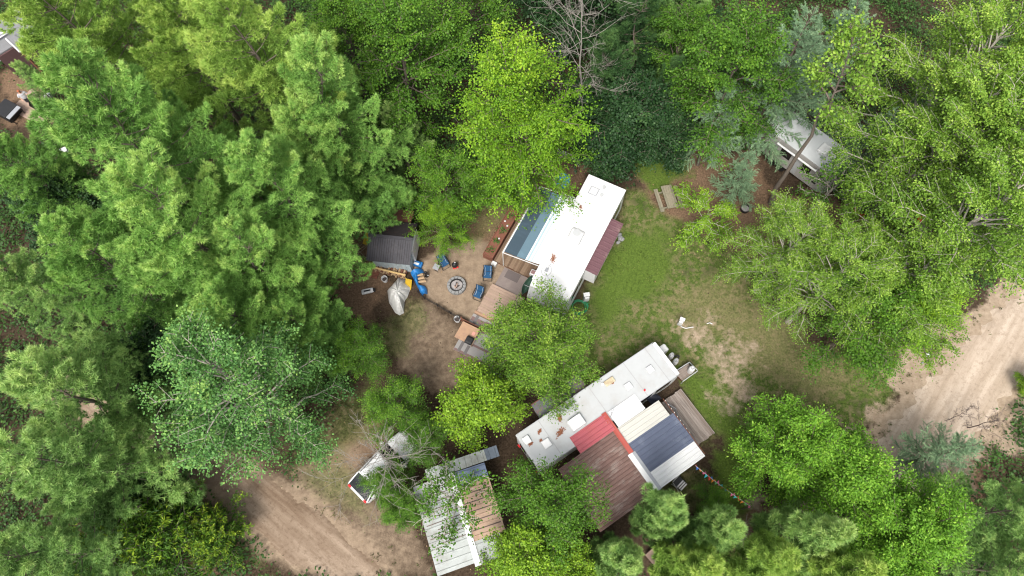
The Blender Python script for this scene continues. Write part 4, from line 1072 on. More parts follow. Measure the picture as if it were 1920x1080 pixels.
# pedestals
def pedestal(px, py, ang, label, h=.95, w_=.22):
    f = Fr(ang, *P(px, py)[:2]); t = thing('power_pedestal', label, 'power pedestal', f(0, 0, 0), 'campsite power pedestals')
    MB().box(f, -w_ / 2, w_ / 2, -w_ * .8, w_ * .8, -.05, h).build('post', GREYW, t, bevel=.015)
    MB().box(f, w_ / 2, w_ / 2 + .12, -w_ * .7, w_ * .7, h * .45, h * .9).build('meter_box', WHITE_C, t, bevel=.02)
    MB().box(f, -w_ * .6, w_ * .6, -w_ * .9, w_ * .9, h + .002, h + .05).build('cap', WHITE_C, t, bevel=.01)
pedestal(1098, 563, -85, 'white power pedestal beside the coiled hose and the white trailer', 1.05, .22)
pedestal(1274, 608, -120, 'white power pedestal alone in the middle of the lawn', 1.0, .18)
hc = P(1086, 576, .04)
pts = [(hc[0] + (.62 - .02 * (i % 13)) * cos(i * .35) * (1 + .06 * sin(i * .11)), hc[1] + (.55 - .02 * (i % 11)) * sin(i * .35), .04 + .012 * (i % 7)) for i in range(95)]
pts += [(hc[0] + .7, hc[1] + .2, .04), (4.9, 16.0, .05)]
tag(MB().tube(pts, .022, 5).build('garden_hose', HOSE), 'green garden hose coiled on the lawn by the trailer nose', 'hose')
tag(MB().tube([(10.7, 13.7, .02), (11.0, 13.55, .02), (11.5, 13.6, .02)], .03, 5).build('white_pipe', WHITE_C), 'short white pipe in the grass beside the lone pedestal', 'pipe')
tag(MB().tube([(12.4, 13.75, .02), (12.6, 13.8, .03), (12.75, 13.7, .02)], .03, 5).build('white_pipe', WHITE_C), 'small white pipe end in the lawn right of the lone pedestal', 'pipe')
# ------------------------------------------------------------------ long trailer with the porch roofs
F2 = Fr(29.5)
t2 = trailer(F2, 3.1, 13.15, 3.95, 6.3, .5, 3.05, [(3.1, .6), (12.7, .6), (13.0, .9), (13.2, 1.6), (13.12, 2.8), (12.95, 3.02), (3.2, 3.02), (3.08, 2.9)],
             'travel_trailer', 'long grey-white trailer joined to a red, cream and navy patio roof', WHITE_C, GREYW)
MB().slab([F2(3.06, 3.92, 3.055), F2(12.85, 3.92, 3.055), F2(12.85, 6.33, 3.055), F2(3.06, 6.33, 3.055)], .032).build('roof', GREYW, t2, bevel=.02)
m = MB(); m.box(F2, 3.1, 13.0, 3.905, 3.918, 2.98, 3.06); m.box(F2, 3.1, 13.0, 6.332, 6.345, 2.98, 3.06); m.build('roof_edge', STEEL, t2)
m = MB()
for u in (4.6, 6.7, 8.15, 10.7, 12.3): m.slab([F2(u, 3.95, 3.062), F2(u + .05, 3.95, 3.062), F2(u + .05, 6.3, 3.062), F2(u, 6.3, 3.062)], .006)
m.build('roof_seam', mat('grey_sealant', (.31, .31, .31), .6), t2)
MB().box(F2, 12.86, 13.1, 3.95, 6.3, 2.98, 3.075).build('front_cap', WHITE_C, t2, bevel=.04)
for u, v, w_ in ((11.79, 5.11, .2), (10.13, 5.01, .2), (4.28, 4.95, .24)):
    o = MB().box(F2, u - w_ - .04, u + w_ + .04, v - w_ - .04, v + w_ + .04, 3.056, 3.10).build('vent_frame', GREYW, t2, bevel=.02)
    MB().box(F2, u - w_, u + w_, v - w_, v + w_, 3.101, 3.19).build('vent_lid', WHITE_C, o, bevel=.05)
o = MB().box(F2, 9.05, 9.7, 5.68, 6.02, 3.056, 3.17).build('vent_cover', mat('yellowed_plastic', (.46, .42, .29), .5, .1, 4, dirt=(.3, .2, .12), dirt_amt=.3), t2, bevel=.03)
MB().cyl(F2(8.94, 5.96), .08, 3.056, 3.16, 12).build('vent_pipe', WHITE_C, t2); MB().cyl(F2(10.77, 4.3), .06, 3.056, 3.12, 12).build('vent_pipe', REDP, t2)
MB().prism(F2, [(5.9, 3.056), (6.85, 3.056), (6.8, 3.36), (6.6, 3.40), (6.1, 3.40), (5.93, 3.33)], 4.62, 5.3).build('air_conditioner', WHITE_C, t2, bevel=.05)
MB().box(F2, 3.25, 3.65, 5.5, 5.95, 3.056, 3.22).build('battery_box', WHITE_C, t2, bevel=.03)
MB().box(F2, 6.95, 7.1, 6.31, 6.40, 2.9, 3.07).build('roof_clip', BLACK, t2)
for u0, u1 in ((10.3, 11.2), (11.5, 12.6)): MB().box(F2, u0, u1, 3.938, 3.949, 1.6, 2.5).build('window', GLASS, t2)
MB().box(F2, 12.0, 12.7, 3.938, 3.949, 1.2, 1.3).build('trim_stripe', BLACK, t2)
for v in (4.4, 5.6): MB().box(F2, 3.06, 3.09, v - .3, v + .3, 1.5, 2.4).build('rear_window', GLASS, t2)
MB().box(F2, 3.0, 3.09, 4.1, 4.3, .8, 1.0).box(F2, 3.0, 3.09, 5.9, 6.1, .8, 1.0).build('tail_light', REDP, t2)
for u in (6.9, 7.75):
    for v in (4.05, 6.2): MB().tube([F2(u, v - .1, .34), F2(u, v + .1, .34)], .34, 18).build('wheel', BLACK, t2, bevel=.02)
MB().tube([F2(12.9, 5.9, .45), F2(14.6, 5.15, .45)], .05).tube([F2(12.9, 4.4, .45), F2(14.6, 5.1, .45)], .05).build('tow_frame', BLACK, t2)
# slide-outs belonging to that trailer
s1_ = MB().box(F2, 5.0, 8.2, 6.352, 7.3, .9, 2.15).build('slide_out', GREYW, t2)
MB().slab([F2(4.9, 6.352, 2.3), F2(8.28, 6.352, 2.3), F2(8.28, 7.4, 2.22), F2(4.9, 7.4, 2.22)], .05).build('slide_roof', RUBBER, s1_)
m = MB(); m.box(F2, 4.88, 8.3, 7.402, 7.45, 2.14, 2.25); m.build('rusty_edge', RUST, s1_)
s2_ = MB().box(F2, 8.4, 10.1, 3.3, 3.90, .9, 2.66).build('slide_out', WHITE_C, t2)
MB().slab([F2(8.22, 3.42, 3.10), F2(10.15, 3.42, 3.08), F2(10.15, 4.45, 3.12), F2(8.22, 4.45, 3.13)], .035).build('slide_roof', WHITE, s2_)
for k, (u, v, a, b, an) in enumerate(((5.0 + .75, 5.75, .34, .2, 60), (5.3, 5.05, .5, .26, 20), (4.35, 5.75, .2, .13, 10), (4.1, 5.25, .16, .14, 60), (3.5, 5.45, .2, .12, 0), (9.5, 5.72, .16, .1, 0))):
    litter(*F2(u, v, 3.057), a, b, an + 29, ['needle drift up-slope of the big white roof unit on the grey trailer', 'largest needle drift, beside the big roof unit on the grey trailer', 'small needle drift left of the largest one on the grey trailer', 'tiny needle drift near the left end of the grey trailer roof', 'needle drift against the white box at the grey trailer end', 'needle drift beside the yellowed vent cover'][k], int(60 + a * 260))
# patio roof of many sheets
pr = thing('patio_roof', 'gabled patio roof of red, maroon, cream, navy and white sheets', 'patio roof', F2(8.0, 1.8, 0))
def zr(u, v): return 2.98 - (u - 8.05) * .115
def zl(u, v): return 2.98 - (8.05 - u) * .12
corrugated(MB(), F2, 8.12, 11.2, 2.36, 3.42, zr, 'u', .28, .022, .05).build('cream_sheet', CREAM, pr)
corrugated(MB(), F2, 8.12, 11.45, .41, 2.36, lambda u, v: zr(u, v) + .004, 'u', .28, .022, .05).build('navy_sheet', NAVY, pr)
corrugated(MB(), F2, 8.12, 11.42, -.6, .41, zr, 'u', .28, .022, .05).build('white_sheet', WHITE_C, pr)
corrugated(MB(), F2, 5.55, 7.98, 3.42, 4.5, lambda u, v: 3.08 + (u - 5.55) * .02, 'u', .26, .03, .05).build('red_sheet', RED, pr)
corrugated(MB(), F2, 4.05, 7.98, -.62, 3.45, zl, 'u', .21, .035, .04).build('maroon_sheet', FADED, pr)
m = MB(); m.slab([F2(7.82, 1.85, 3.03), F2(8.12, 1.85, 3.05), F2(8.12, 4.55, 3.14), F2(7.82, 4.55, 3.16)], .02); m.build('red_ridge_cap', REDCAP, pr)
m = MB(); m.slab([F2(7.72, -.62, 3.0), F2(8.0, -.62, 3.03), F2(8.0, 1.86, 3.03), F2(7.72, 1.86, 3.0)], .02); m.build('white_ridge_cap', WHITE_C, pr)
m = MB(); m.slab([F2(8.0, -.63, 3.034), F2(8.2, -.63, 3.01), F2(8.2, 1.84, 3.01), F2(8.0, 1.84, 3.034)], .012); m.build('grey_ridge_cap', STEEL, pr)
for u, v in ((4.2, -.45), (4.2, 1.6), (4.2, 3.2), (11.3, -.45), (11.3, 1.5), (11.1, 3.2), (8.05, -.5)):
    MB().box(F2, u - .05, u + .05, v - .05, v + .05, -.05, (zl(u, v) if u < 8 else zr(u, v)) - .06).build('post', BROWNW, pr)
MB().box(F2, 4.1, 8.0, -.56, -.50, 2.35, 2.5).build('fascia', BROWNW, pr)
MB().box(F2, 11.05, 11.12, -.4, 3.2, -.05, 1.0).build('side_wall', BROWNW, pr)
ral = MB(); 
for v in np.linspace(.1, 3.2, 8): ral.box(F2, 11.50, 11.53, v - .02, v + .02, .3, 2.5) if False else None
ral.tube([F2(11.50, -.5, 2.53), F2(11.5, 3.35, 2.53)], .022, 6); ral.build('red_edge_trim', BROWNW, pr)
m = MB()
for i in range(9): m.tube([F2(11.54, .9 + i * .28, 2.535), F2(11.545, .98 + i * .28, 2.535)], .018, 5)
m.build('eave_light', WHITE_C, pr)
fl = thing('patio_floor', 'plank floor in the dark under the patio roof', 'deck', F2(7.7, 1.2, 0))
planks(MB(), F2, 4.2, 11.0, -.4, 3.2, .02, .1, 'u', .15, .01, 3, 8).build('boards', WOODS, fl); MB().box(F2, 4.3, 10.9, -.35, 3.15, -.05, .018).build('base', BROWNW, fl)
tva = thing('tv_aerial', 'dark branched TV aerial on a thin mast at the red ridge', 'aerial', F2(8.16, 4.2, 3.1))
MB().tube([F2(8.2, 4.15, 3.08), F2(8.3, 4.25, 3.75)], .015, 5).tube([F2(8.18, 4.18, 3.1), F2(7.75, 4.0, 3.12)], .012, 5).tube([F2(8.2, 4.15, 3.1), F2(8.25, 3.7, 3.1)], .012, 5).build('mast', STEEL, tva)
m = MB(); m.tube([F2(8.15, 4.1, 3.74), F2(8.5, 4.35, 3.76)], .012, 5)
for k in range(4): m.tube([F2(8.2 + k * .09 - .08, 4.13 + k * .07 + .12, 3.75), F2(8.2 + k * .09 + .08, 4.13 + k * .07 - .12, 3.75)], .01, 4)
m.build('elements', STEEL, tva)
# weathered deck at the right of the patio
dk = thing('weathered_deck', 'grey weathered plank deck right of the navy roof', 'deck', F2(12.6, 1.8, 0))
planks(MB(), F2, 11.75, 13.36, .12, 3.4, .28, .36, 'v', .145, .012, 3, 9).build('boards', WOODS, dk)
MB().box(F2, 13.362, 13.4, .1, 3.42, -.05, .365).build('edge_board', WOODS[2], dk); MB().box(F2, 11.8, 13.3, .2, 3.3, -.05, .278).build('base', BROWNW, dk)
m = MB().tube([F2(11.95, 3.15, .9), F2(12.2, 2.6, .9), F2(12.2, 2.2, .5)], .025, 6).tube([F2(12.05, 3.15, .6), F2(12.3, 2.6, .6)], .02, 6)
for v, u in ((3.15, 11.98), (2.85, 12.1), (2.55, 12.22)): m.tube([F2(u, v, .35), F2(u, v, .9)], .02, 5)
tag(m.build('metal_railing', STEEL), 'small grey metal railing at the left edge of the weathered deck', 'railing')
tag(MB().grid(lambda a, b: F2(10.95 + .75 * a, 3.5 + .5 * b, 1.55 - .35 * a * b + .1 * sin(a * 6 + b * 4)), 8, 6).build('dark_tarpaulin', NAVYT, solid=.02), 'dark tarpaulin in the notch between cream sheet and weathered deck', 'tarpaulin')
# gas cylinders and the hitch step
for u, v, lb in ((14.05, 5.34, 'white gas cylinder on the trailer tongue, the upper of the pair'), (14.05, 4.90, 'white gas cylinder on the trailer tongue, the lower of the pair')):
    c = F2(u, v); t = thing('gas_cylinder', lb, 'gas cylinder', (c[0], c[1], .5), 'gas cylinders')
    MB().lathe((c[0], c[1], 0), [(.0, .5), (.15, .5), (.155, .6), (.155, 1.0), (.13, 1.1), (.05, 1.14), (0, 1.14)], 18).build('cylinder', WHITE_C, t, smooth=True)
    MB().lathe((c[0], c[1], 0), [(.11, 1.08), (.12, 1.24), (.105, 1.24), (.10, 1.08)], 16).build('collar', GREYW, t); MB().cyl((c[0], c[1]), .03, 1.14, 1.22, 8).build('valve', STEEL, t)
wc = thing('propane_cover', 'white rounded cover at the upper end of the long trailer', 'cover', F2(13.5, 5.95, 0))
MB().prism(F2, [(13.4, .5), (14.0, .5), (14.1, 1.2), (13.98, 1.5), (13.45, 1.5)], 5.68, 6.15).build('shell', WHITE_C, wc, bevel=.07); MB().box(F2, 13.5, 13.9, 5.75, 6.05, -.05, .5).build('stand', BLACK, wc)
hp = thing('hitch_platform', 'grey fenced plank step at the right end of the long trailer', 'platform', F2(14.4, 4.05, 0))
planks(MB(), F2, 13.75, 14.75, 3.75, 4.4, .42, .48, 'u', .13, .012, 2, 11).build('boards', WOODS[:2], hp)
MB().box(F2, 13.8, 14.7, 3.8, 4.35, -.05, .418).build('base', BROWNW, hp)
m = MB()
for a, b in (((13.72, 4.45), (14.82, 4.42)), ((14.82, 4.42), (14.9, 3.75)), ((13.72, 3.68), (14.9, 3.7))): m.tube([F2(*a, .62), F2(*b, .62)], .03, 6); m.tube([F2(*a, -.05), F2(*a, .62)], .025, 5)
m.tube([F2(14.9, 3.72, -.05), F2(14.9, 3.72, .62)], .025, 5)
m.build('rail', GREYW, hp)
c = F2(14.5, 3.95); t = thing('gas_cylinder', 'white gas cylinder standing alone on the fenced plank step', 'gas cylinder', (c[0], c[1], .48), 'gas cylinders')
MB().lathe((c[0], c[1], 0), [(0, .482), (.17, .482), (.19, .6), (.19, 1.15), (.16, 1.3), (.06, 1.36), (0, 1.36)], 18).build('cylinder', WHITE_C, t, smooth=True)
MB().lathe((c[0], c[1], 0), [(.1, 1.3), (.11, 1.46), (.095, 1.46), (.09, 1.3)], 16).build('collar', GREYW, t)
# black and white folding chair in the dark below the white sheet
fx = Fr(-50, *P(1275, 906, .5)[:2])
cr = thing('folding_chair', 'black folding chair with white slats below the white roof sheet', 'chair', fx(0, 0, 0))
m = MB().box(fx, -.3, .3, -.3, .3, .42, .45); m.build('seat', BLACK, cr)
for k in range(3): MB().box(fx, .0 + k * .13, .08 + k * .13, -.26, .26, .452, .47).build('slat', WHITE_C, cr)
for s in (-1, 1): MB().tube([fx(-.3, s * .3, -.03), fx(.1, s * .3, .6)], .02, 5).tube([fx(.3, s * .3, -.03), fx(-.3, s * .3, .6)], .02, 5).build('leg', WHITE_C if s < 0 else BLACK, cr)
MB().tube([fx(-.35, -.3, .62), fx(-.35, .3, .62)], .025, 5).build('back_bar', WHITE_C, cr)
# pennants
PEN = [mat('pennant_' + n, c, .6, .05, 5) for n, c in (('red', (.75, .06, .05)), ('teal', (.05, .55, .60)), ('pink', (.75, .15, .32)), ('green', (.16, .5, .16)), ('orange', (.85, .28, .03)), ('blue', (.05, .18, .6)))]
def bunting(a, b, label, n, sag=.25):
    a, b = np.array(a), np.array(b); t = thing('pennant_string', label, 'bunting', a, 'strings of pennants')
    pts = curve(a, b, (0, 0, -sag), 14); MB().tube(pts, .012, 5).build('cord', WHITE_C, t)
    d = unit((b - a)[None])[0]; side = np.cross(d, [0, 0, 1.])
    for k in range(n):
        f = (k + .5) / n * 13; j = min(12, int(f)); c = pts[j] + (pts[j + 1] - pts[j]) * (f - j)
        s = side * (.13 * (1 if k % 2 else -1) + rng.normal() * .04) + np.array([0, 0, -.16])
        m = MB(); e = d * .085
        m.add([c - e, c + e, c + s + d * rng.normal() * .03], [(0, 1, 2)]); m.build('pennant', PEN[(k * 5 + k // 3) % 6], t, solid=.004)
pA, pB, pC, pD = P(1304, 873, 2.3), P(1408, 950, 1.9), P(1453, 978, 1.9), P(1422, 1018, 1.7)
bunting(pA, pB, 'string of bright pennants from the white roof sheet towards the ash trees', 34)
bunting(pC, pD, 'short string of bright pennants by the bare sapling', 13, .12)
for q, lb in ((pB, 'thin grey pole holding the lower end of the long pennant string'), (pC, 'thin grey pole holding the upper end of the short pennant string'), (pD, 'thin grey pole at the lower end of the short pennant string')):
    tag(MB().cyl(q, .03, -.05, q[2] + .05, 7).build('pole', BARK), lb, 'pole')
# pink board, paler boards lower right
q = P(1228, 1043, .5); bx = thing('pink_board', 'pinkish board table among the young pines on the bottom edge', 'table', (q[0], q[1], 0)); fq = Fr(35, q[0], q[1])
MB().box(fq, -.38, .38, -.4, .4, .47, .51).build('table_top', TANW[2], bx)
for u in (-.3, .3):
    for v in (-.3, .3): MB().box(fq, u - .03, u + .03, v - .03, v + .03, -.05, .469).build('leg', TANW[1], bx)
q = P(1748, 664, .1); fq = Fr(20, *P(1740, 665, .1)[:2])
ellip(fq, 0, 0, .08, .2, .17, .14, 8, 5); tag(ellip(fq, 0, 0, .08, .2, .17, .14, 8, 5).build('white_stone', WHITE_C), 'white stone at the edge of the pale sand road', 'stone')
fq = Fr(60, *P(1730, 680, .05)[:2]); tag(ellip(fq, 0, 0, .04, .1, .08, .07, 8, 5).build('grey_stone', STONE), 'small grey stone beside the white one by the sand road', 'stone')

# ------------------------------------------------------------------ carport
F3 = Fr(14.5)
cp = thing('carport', 'large carport roofed with white, tan and navy ribbed sheets', 'carport', F3(-3, 3.5, 0))
def cl(u, v): return 2.75 - (-2.8 - u) * .10
def cr_(u, v): return 2.75 - (u + 2.8) * .10
corrugated(MB(), F3, -5.1, -2.86, 1.15, 6.1, cl, 'u', .37, .035, .05).build('white_sheet', GREYW2, cp)
corrugated(MB(), F3, -2.74, -.85, 5.25, 6.1, cr_, 'u', .28, .05, .07).build('navy_sheet', mat('blue_grey_sheet', (.13, .165, .24), .4, .06, 3), cp)
corrugated(MB(), F3, -2.74, -.85, 2.2, 5.25, lambda u, v: cr_(u, v) + .004, 'u', .5, .03, .04).build('tan_sheet', TANS, cp)
corrugated(MB(), F3, -2.74, -1.2, .95, 2.2, cr_, 'u', .37, .035, .05).build('pale_sheet', GREYW2, cp)
m = MB(); m.slab([F3(-2.98, .95, 2.80), F3(-2.66, .95, 2.80), F3(-2.66, 6.12, 2.80), F3(-2.98, 6.12, 2.80)], .03); m.build('ridge_cap', WHITE_C, cp)
BLKS = mat('dark_seam', (.10, .07, .06), .8)
m = MB()
for v in np.arange(2.75, 5.2, .5): m.box(F3, -2.6, -.95, v - .035, v + .035, 0, 0) if False else m.slab([F3(-2.6, v - .03, cr_(-2.6, v) + .012), F3(-.95, v - .03, cr_(-.95, v) + .012), F3(-.95, v + .03, cr_(-.95, v) + .012), F3(-2.6, v + .03, cr_(-2.6, v) + .012)], .006)
for v in np.arange(2.7, 5.9, .37): 
    a_ = -4.95 if int(v * 100) % 2 else -4.4
    m.slab([F3(a_, v - .022, cl(a_, v) + .014), F3(-3.0, v - .022, cl(-3., v) + .014), F3(-3.0, v + .022, cl(-3., v) + .014), F3(a_, v + .022, cl(a_, v) + .014)], .006)
m.build('seam', BLKS, cp)
for u in (-4.95, -2.8, -1.0):
    for v in (1.3, 3.6, 5.9): MB().box(F3, u - .05, u + .05, v - .05, v + .05, -.05, 2.45 if u != -2.8 else 2.7).build('post', BROWNW, cp)
s_ = thing('side_shelter', 'narrow pale ribbed roof along the upper end of the carport', 'shelter', F3(-2.4, 6.5, 0))
corrugated(MB(), F3, -4.2, -.66, 6.16, 6.82, lambda u, v: 2.62 - (v - 6.1) * .12, 'v', .36, .03, .05).build('roof_sheet', GREYW2, s_)
corrugated(MB(), F3, -.66, .1, 6.16, 6.82, lambda u, v: 2.60 - (v - 6.1) * .12, 'v', .36, .03, .05).build('dark_sheet', mat('slate_sheet', (.10, .12, .15), .5), s_)
for u in (-4.1, -2., .0): MB().box(F3, u - .04, u + .04, 6.7, 6.78, -.05, 2.5).build('post', BROWNW, s_)

# ------------------------------------------------------------------ cars
def car(x, y, ang, label, paint, L=4.45, W=1.82, ht=1.68):
    f = Fr(ang, x, y); t = thing('parked_car', label, 'car', (x, y, 0)); h = L / 2; w_ = W / 2
    # lower body: sections along u with rounded plan
    us = [-h, -h + .12, -h + .6, -.4, .75, h - .75, h - .2, h]
    wd_ = [.80, .93, 1.0, 1.0, 1.0, .98, .90, .74]; zt = [.78, .92, .98, .98, .98, .93, .84, .66]
    m = MB(); vs = []
    for u, ww, z in zip(us, wd_, zt):
        a = w_ * ww; vs += [f(u, -a * .96, .25), f(u, -a, .55), f(u, -a * .95, z - .06), f(u, -a * .82, z), f(u, a * .82, z), f(u, a * .95, z - .06), f(u, a, .55), f(u, a * .96, .25)]
    fs = []; n = 8
    for i in range(len(us) - 1):
        for q in range(n): fs.append((i * n + q, (i + 1) * n + q, (i + 1) * n + (q + 1) % n, i * n + (q + 1) % n))
    fs += [tuple(range(n)), tuple(range(len(us) * n - 1, (len(us) - 1) * n - 1, -1))]
    m.add(vs, fs); m.build('body', paint, t, smooth=False, bevel=.03)
    # glasshouse (dark), then the roof panel on top of it
    A = [(-h + .12, .88, .92), (-h + 1.05, .72, ht - .04), (.35, .72, ht - .05), (1.05, .85, .97)]
    m = MB(); vs = []
    for u, ww, z in A: vs += [f(u, -w_ * ww, z), f(u, w_ * ww, z)]
    lo = [f(-h + .1, -w_ * .92, .9), f(-h + .1, w_ * .92, .9), f(1.05, w_ * .92, .93), f(1.05, -w_ * .92, .93)]
    k = len(vs); vs += lo
    m.add(vs, [(0, 1, 3, 2), (2, 3, 5, 4), (4, 5, 7, 6), (k, k + 3, 6, 4, 2, 0), (k + 1, 1, 3, 5, 7, k + 2), (0, k, k + 1, 1), (6, 7, k + 2, k + 3)])
    m.build('window_glass', GLASS, t)
    r = MB(); r.grid(lambda a, b: f(-h + 1.0 + (h - .60) * a, -w_ * .75 + w_ * 1.5 * b, ht + .005 + .05 * sin(pi * b) * (.6 + .4 * sin(pi * a))), 8, 8)
    r.build('roof', paint, t, smooth=True, solid=.04)
    for s in (-1, 1):
        MB().tube([f(-h + 1.1, s * w_ * .62, ht + .07), f(.2, s * w_ * .62, ht + .08)], .022, 6).build('roof_rail', BLACK, t)
        MB().tube([f(.35, s * w_ * .74, ht - .02), f(1.08, s * w_ * .87, .99)], .035, 6).tube([f(-h + 1.05, s * w_ * .74, ht - .02), f(-h + .1, s * w_ * .88, .95)], .045, 6).build('pillar', paint, t)
        MB().box(f, -h - .02, -h + .12, s * w_ * .72 - .1, s * w_ * .72 + .1, .66, .9).build('tail_light', REDP, t, bevel=.02)
        MB().box(f, h - .16, h - .02, s * w_ * .58 - .14, s * w_ * .58 + .14, .6, .74).build('headlight', GREYW, t, bevel=.02)
        MB().box(f, .75, .95, s * (w_ + .02), s * (w_ + .2), .98, 1.12).build('mirror', paint, t, bevel=.03)
        for u in (-h + .85, h - .85):
            w1 = MB().tube([f(u, s * w_ - .21 * s, .33), f(u, s * w_ + .01 * s, .33)], .33, 20).build('wheel', BLACK, t, bevel=.02)
            MB().tube([f(u, s * w_ + .011 * s, .33), f(u, s * w_ + .02 * s, .33)], .2, 14).build('rim', STEEL, w1)
    MB().box(f, -h - .05, -h + .08, -w_ * .78, w_ * .78, .34, .62).build('bumper', paint, t, bevel=.04)
    MB().box(f, -h - .052, -h - .05, -.26, .26, .42, .54).build('number_plate', GREYW, t)
    return t
car(-8.45, 6.2, 43.5, 'white car with a dark rear window parked under the dead tree', CARW)
q = P(893, 748, 1.2); car(q[0], q[1], 62, 'dark grey car mostly hidden by the lime tree', mat('grey_car_paint', (.09, .09, .10), .35, .05, 3, spec=.5), 4.3)

# ------------------------------------------------------------------ half-hidden trailer upper right
FT3 = Fr(-49)
t3 = trailer(FT3, -8.5, -2.4, 30.7, 33.0, .55, 3.0, [(-8.5, .6), (-2.9, .6), (-2.5, 1.0), (-2.4, 1.7), (-2.55, 2.6), (-2.9, 2.98), (-8.1, 2.98), (-8.45, 2.8)],
             'travel_trailer', 'pale grey trailer half hidden by tamarack and cottonwood', WALLG, GREYW)
MB().slab([FT3(-8.2, 30.68, 3.012), FT3(-2.85, 30.68, 3.012), FT3(-2.85, 33.02, 3.012), FT3(-8.2, 33.02, 3.012)], .03).build('roof', mat('bright_grey_membrane', (.46, .475, .485), .5, .03, 3), t3, bevel=.02)
for u0, u1, z0, z1 in ((-8.35, -7.95, 1.0, 1.5), (-6.45, -5.65, 1.6, 2.3), (-4.7, -4.05, 1.6, 2.3)): MB().box(FT3, u0, u1, 30.685, 30.697, z0, z1).build('window', GLASS, t3, bevel=.0)
MB().box(FT3, -5.45, -4.85, 30.685, 30.697, .75, 2.55).build('door', GREYW, t3)
MB().box(FT3, -3.6, -3.3, 30.685, 30.697, 1.2, 1.35).build('hatch', BLACK, t3)
MB().tube([FT3(-6.85, 30.42, 2.78), FT3(-3.7, 30.42, 2.78)], .07, 10).build('awning_roller', WHITE_C, t3)
for u in (-6.8, -3.75): MB().tube([FT3(u, 30.44, 2.78), FT3(u, 30.66, 1.2)], .025, 5).tube([FT3(u, 30.44, 2.78), FT3(u, 30.7, 2.8)], .025, 5).build('awning_arm', GREYW, t3)
for u in (-6.6, -5.9):
    for v in (30.82, 32.9): MB().tube([FT3(u, v - .11, .33), FT3(u, v + .11, .33)], .33, 18).build('wheel', BLACK, t3, bevel=.02)
MB().box(FT3, -4.6, -3.9, 31.5, 32.3, 3.013, 3.25).build('air_conditioner', WHITE_C, t3, bevel=.06)
MB().box(FT3, -2.36, -2.1, 32.2, 32.7, .6, 1.2).build('ladder_box', GREYW, t3, bevel=.02)
fr_ = thing('fire_ring', 'small dark fire ring full of pale ash near the grey trailer', 'fire pit', (*P(1396, 393)[:2], 0)); c = P(1396, 393)
MB().lathe((c[0], c[1], 0), [(.3, -.04), (.32, .26), (.29, .26), (.27, -.04)], 18).build('ring', BLACK, fr_); MB().cyl(c, .28, -.04, .14, 16).build('ash_bed', ASH_M, fr_)
q = P(1634, 375, .5); fnv = Fr(40, q[0], q[1])
nt_ = thing('navy_trailer', 'small utility trailer under a navy tarpaulin beneath the cottonwood', 'utility trailer', (q[0], q[1], 0))
MB().prism(fnv, [(-1.25, .45), (1.25, .45), (1.2, .95), (.2, 1.15), (-1.2, .95)], -.7, .7).build('tarpaulin', NAVYT, nt_, bevel=.06)
for s in (-1, 1): MB().tube([fnv(0, s * .72, .28), fnv(0, s * .86, .28)], .28, 16).build('wheel', BLACK, nt_)
MB().tube([fnv(-1.2, 0, .45), fnv(-2.1, 0, .45)], .04).tube([fnv(-2.0, 0, -.05), fnv(-2.0, 0, .45)], .03).build('drawbar', BLACK, nt_)
def lawn_chair(px, py, ang, label, sc=1.):
    f = Fr(ang, *P(px, py, .4)[:2]); t = thing('red_chair', label, 'chair', f(0, 0, 0), 'red garden chairs')
    MB().box(f, -.25 * sc, .25 * sc, -.26 * sc, .26 * sc, .36, .40).build('seat', REDP, t, bevel=.02)
    b = MB()
    for k in range(5): b.hexa([f(x_, -.26 * sc + k * .107 * sc + dy, z) for z, o in ((.4, 0), (.98, .22)) for x_, dy in ((-.25 * sc - o, 0), (-.22 * sc - o, 0), (-.22 * sc - o, .09 * sc), (-.25 * sc - o, .09 * sc))])
    b.build('backrest', REDP, t)
    for s in (-1, 1):
        MB().box(f, -.25 * sc, .3 * sc, s * .3 * sc - .05, s * .3 * sc + .05, .58, .61).build('armrest', REDP, t)
        for u in (-.2, .24): MB().box(f, u * sc - .03, u * sc + .03, s * .28 * sc - .03, s * .28 * sc + .03, -.05, .579).build('leg', REDP, t)
lawn_chair(1613, 395, -130, 'red garden chair beside the navy tarpaulin', 1.15)
lawn_chair(1727, 415, -60, 'red garden chair glimpsed through the cottonwood right of the navy tarpaulin', .8)
lawn_chair(1738, 461, 30, 'red garden chair glimpsed lowest through the cottonwood', .7)
q = P(1655, 402, 0)

# ------------------------------------------------------------------ neighbours' plot, top left
FN = Fr(-52, -35.3, 38.6)
hb = thing('porch_house', 'grey roofed porch with white beams cut by the top left corner', 'house', FN(0, 0, 0))
PORG = mat('grey_porch_roof', (.17, .17, .175), .7, .1, 4)
q0, q1, q2, q3 = P(20, 66, 2.6), P(57, 81, 2.6), P(38, 98, 2.6), P(12, 73, 2.6)
MB().slab([q3 + [0, 0, 0], q2, q1, q0 + [.1, .1, 0]], .08).build('roof', PORG, hb)
m = MB().tube([q3 + [0, 0, .04], q2 + [0, 0, .04]], .07, 4).tube([q2 + [0, 0, .04], q1 + [0, 0, .04]], .06, 4).tube([q3 + [-2.2, -1.2, .04], q0 + [-.2, .3, .04]], .08, 4).tube([q3 + [-2.5, -1.0, .3], q3 + [.1, .5, .3]], .07, 4)
m.build('white_beam', WHITE_C, hb)
for q in (q2, q3): MB().box(Fr(0, q[0] + .1, q[1] + .05), -.06, .06, -.06, .06, -.05, 2.5).build('post', BROWNW, hb)
MB().box(FN, -3.2, -.2, -1.6, 1.6, -.05, 2.3).build('wall', mat('maroon_siding', (.09, .05, .05), .7), hb)
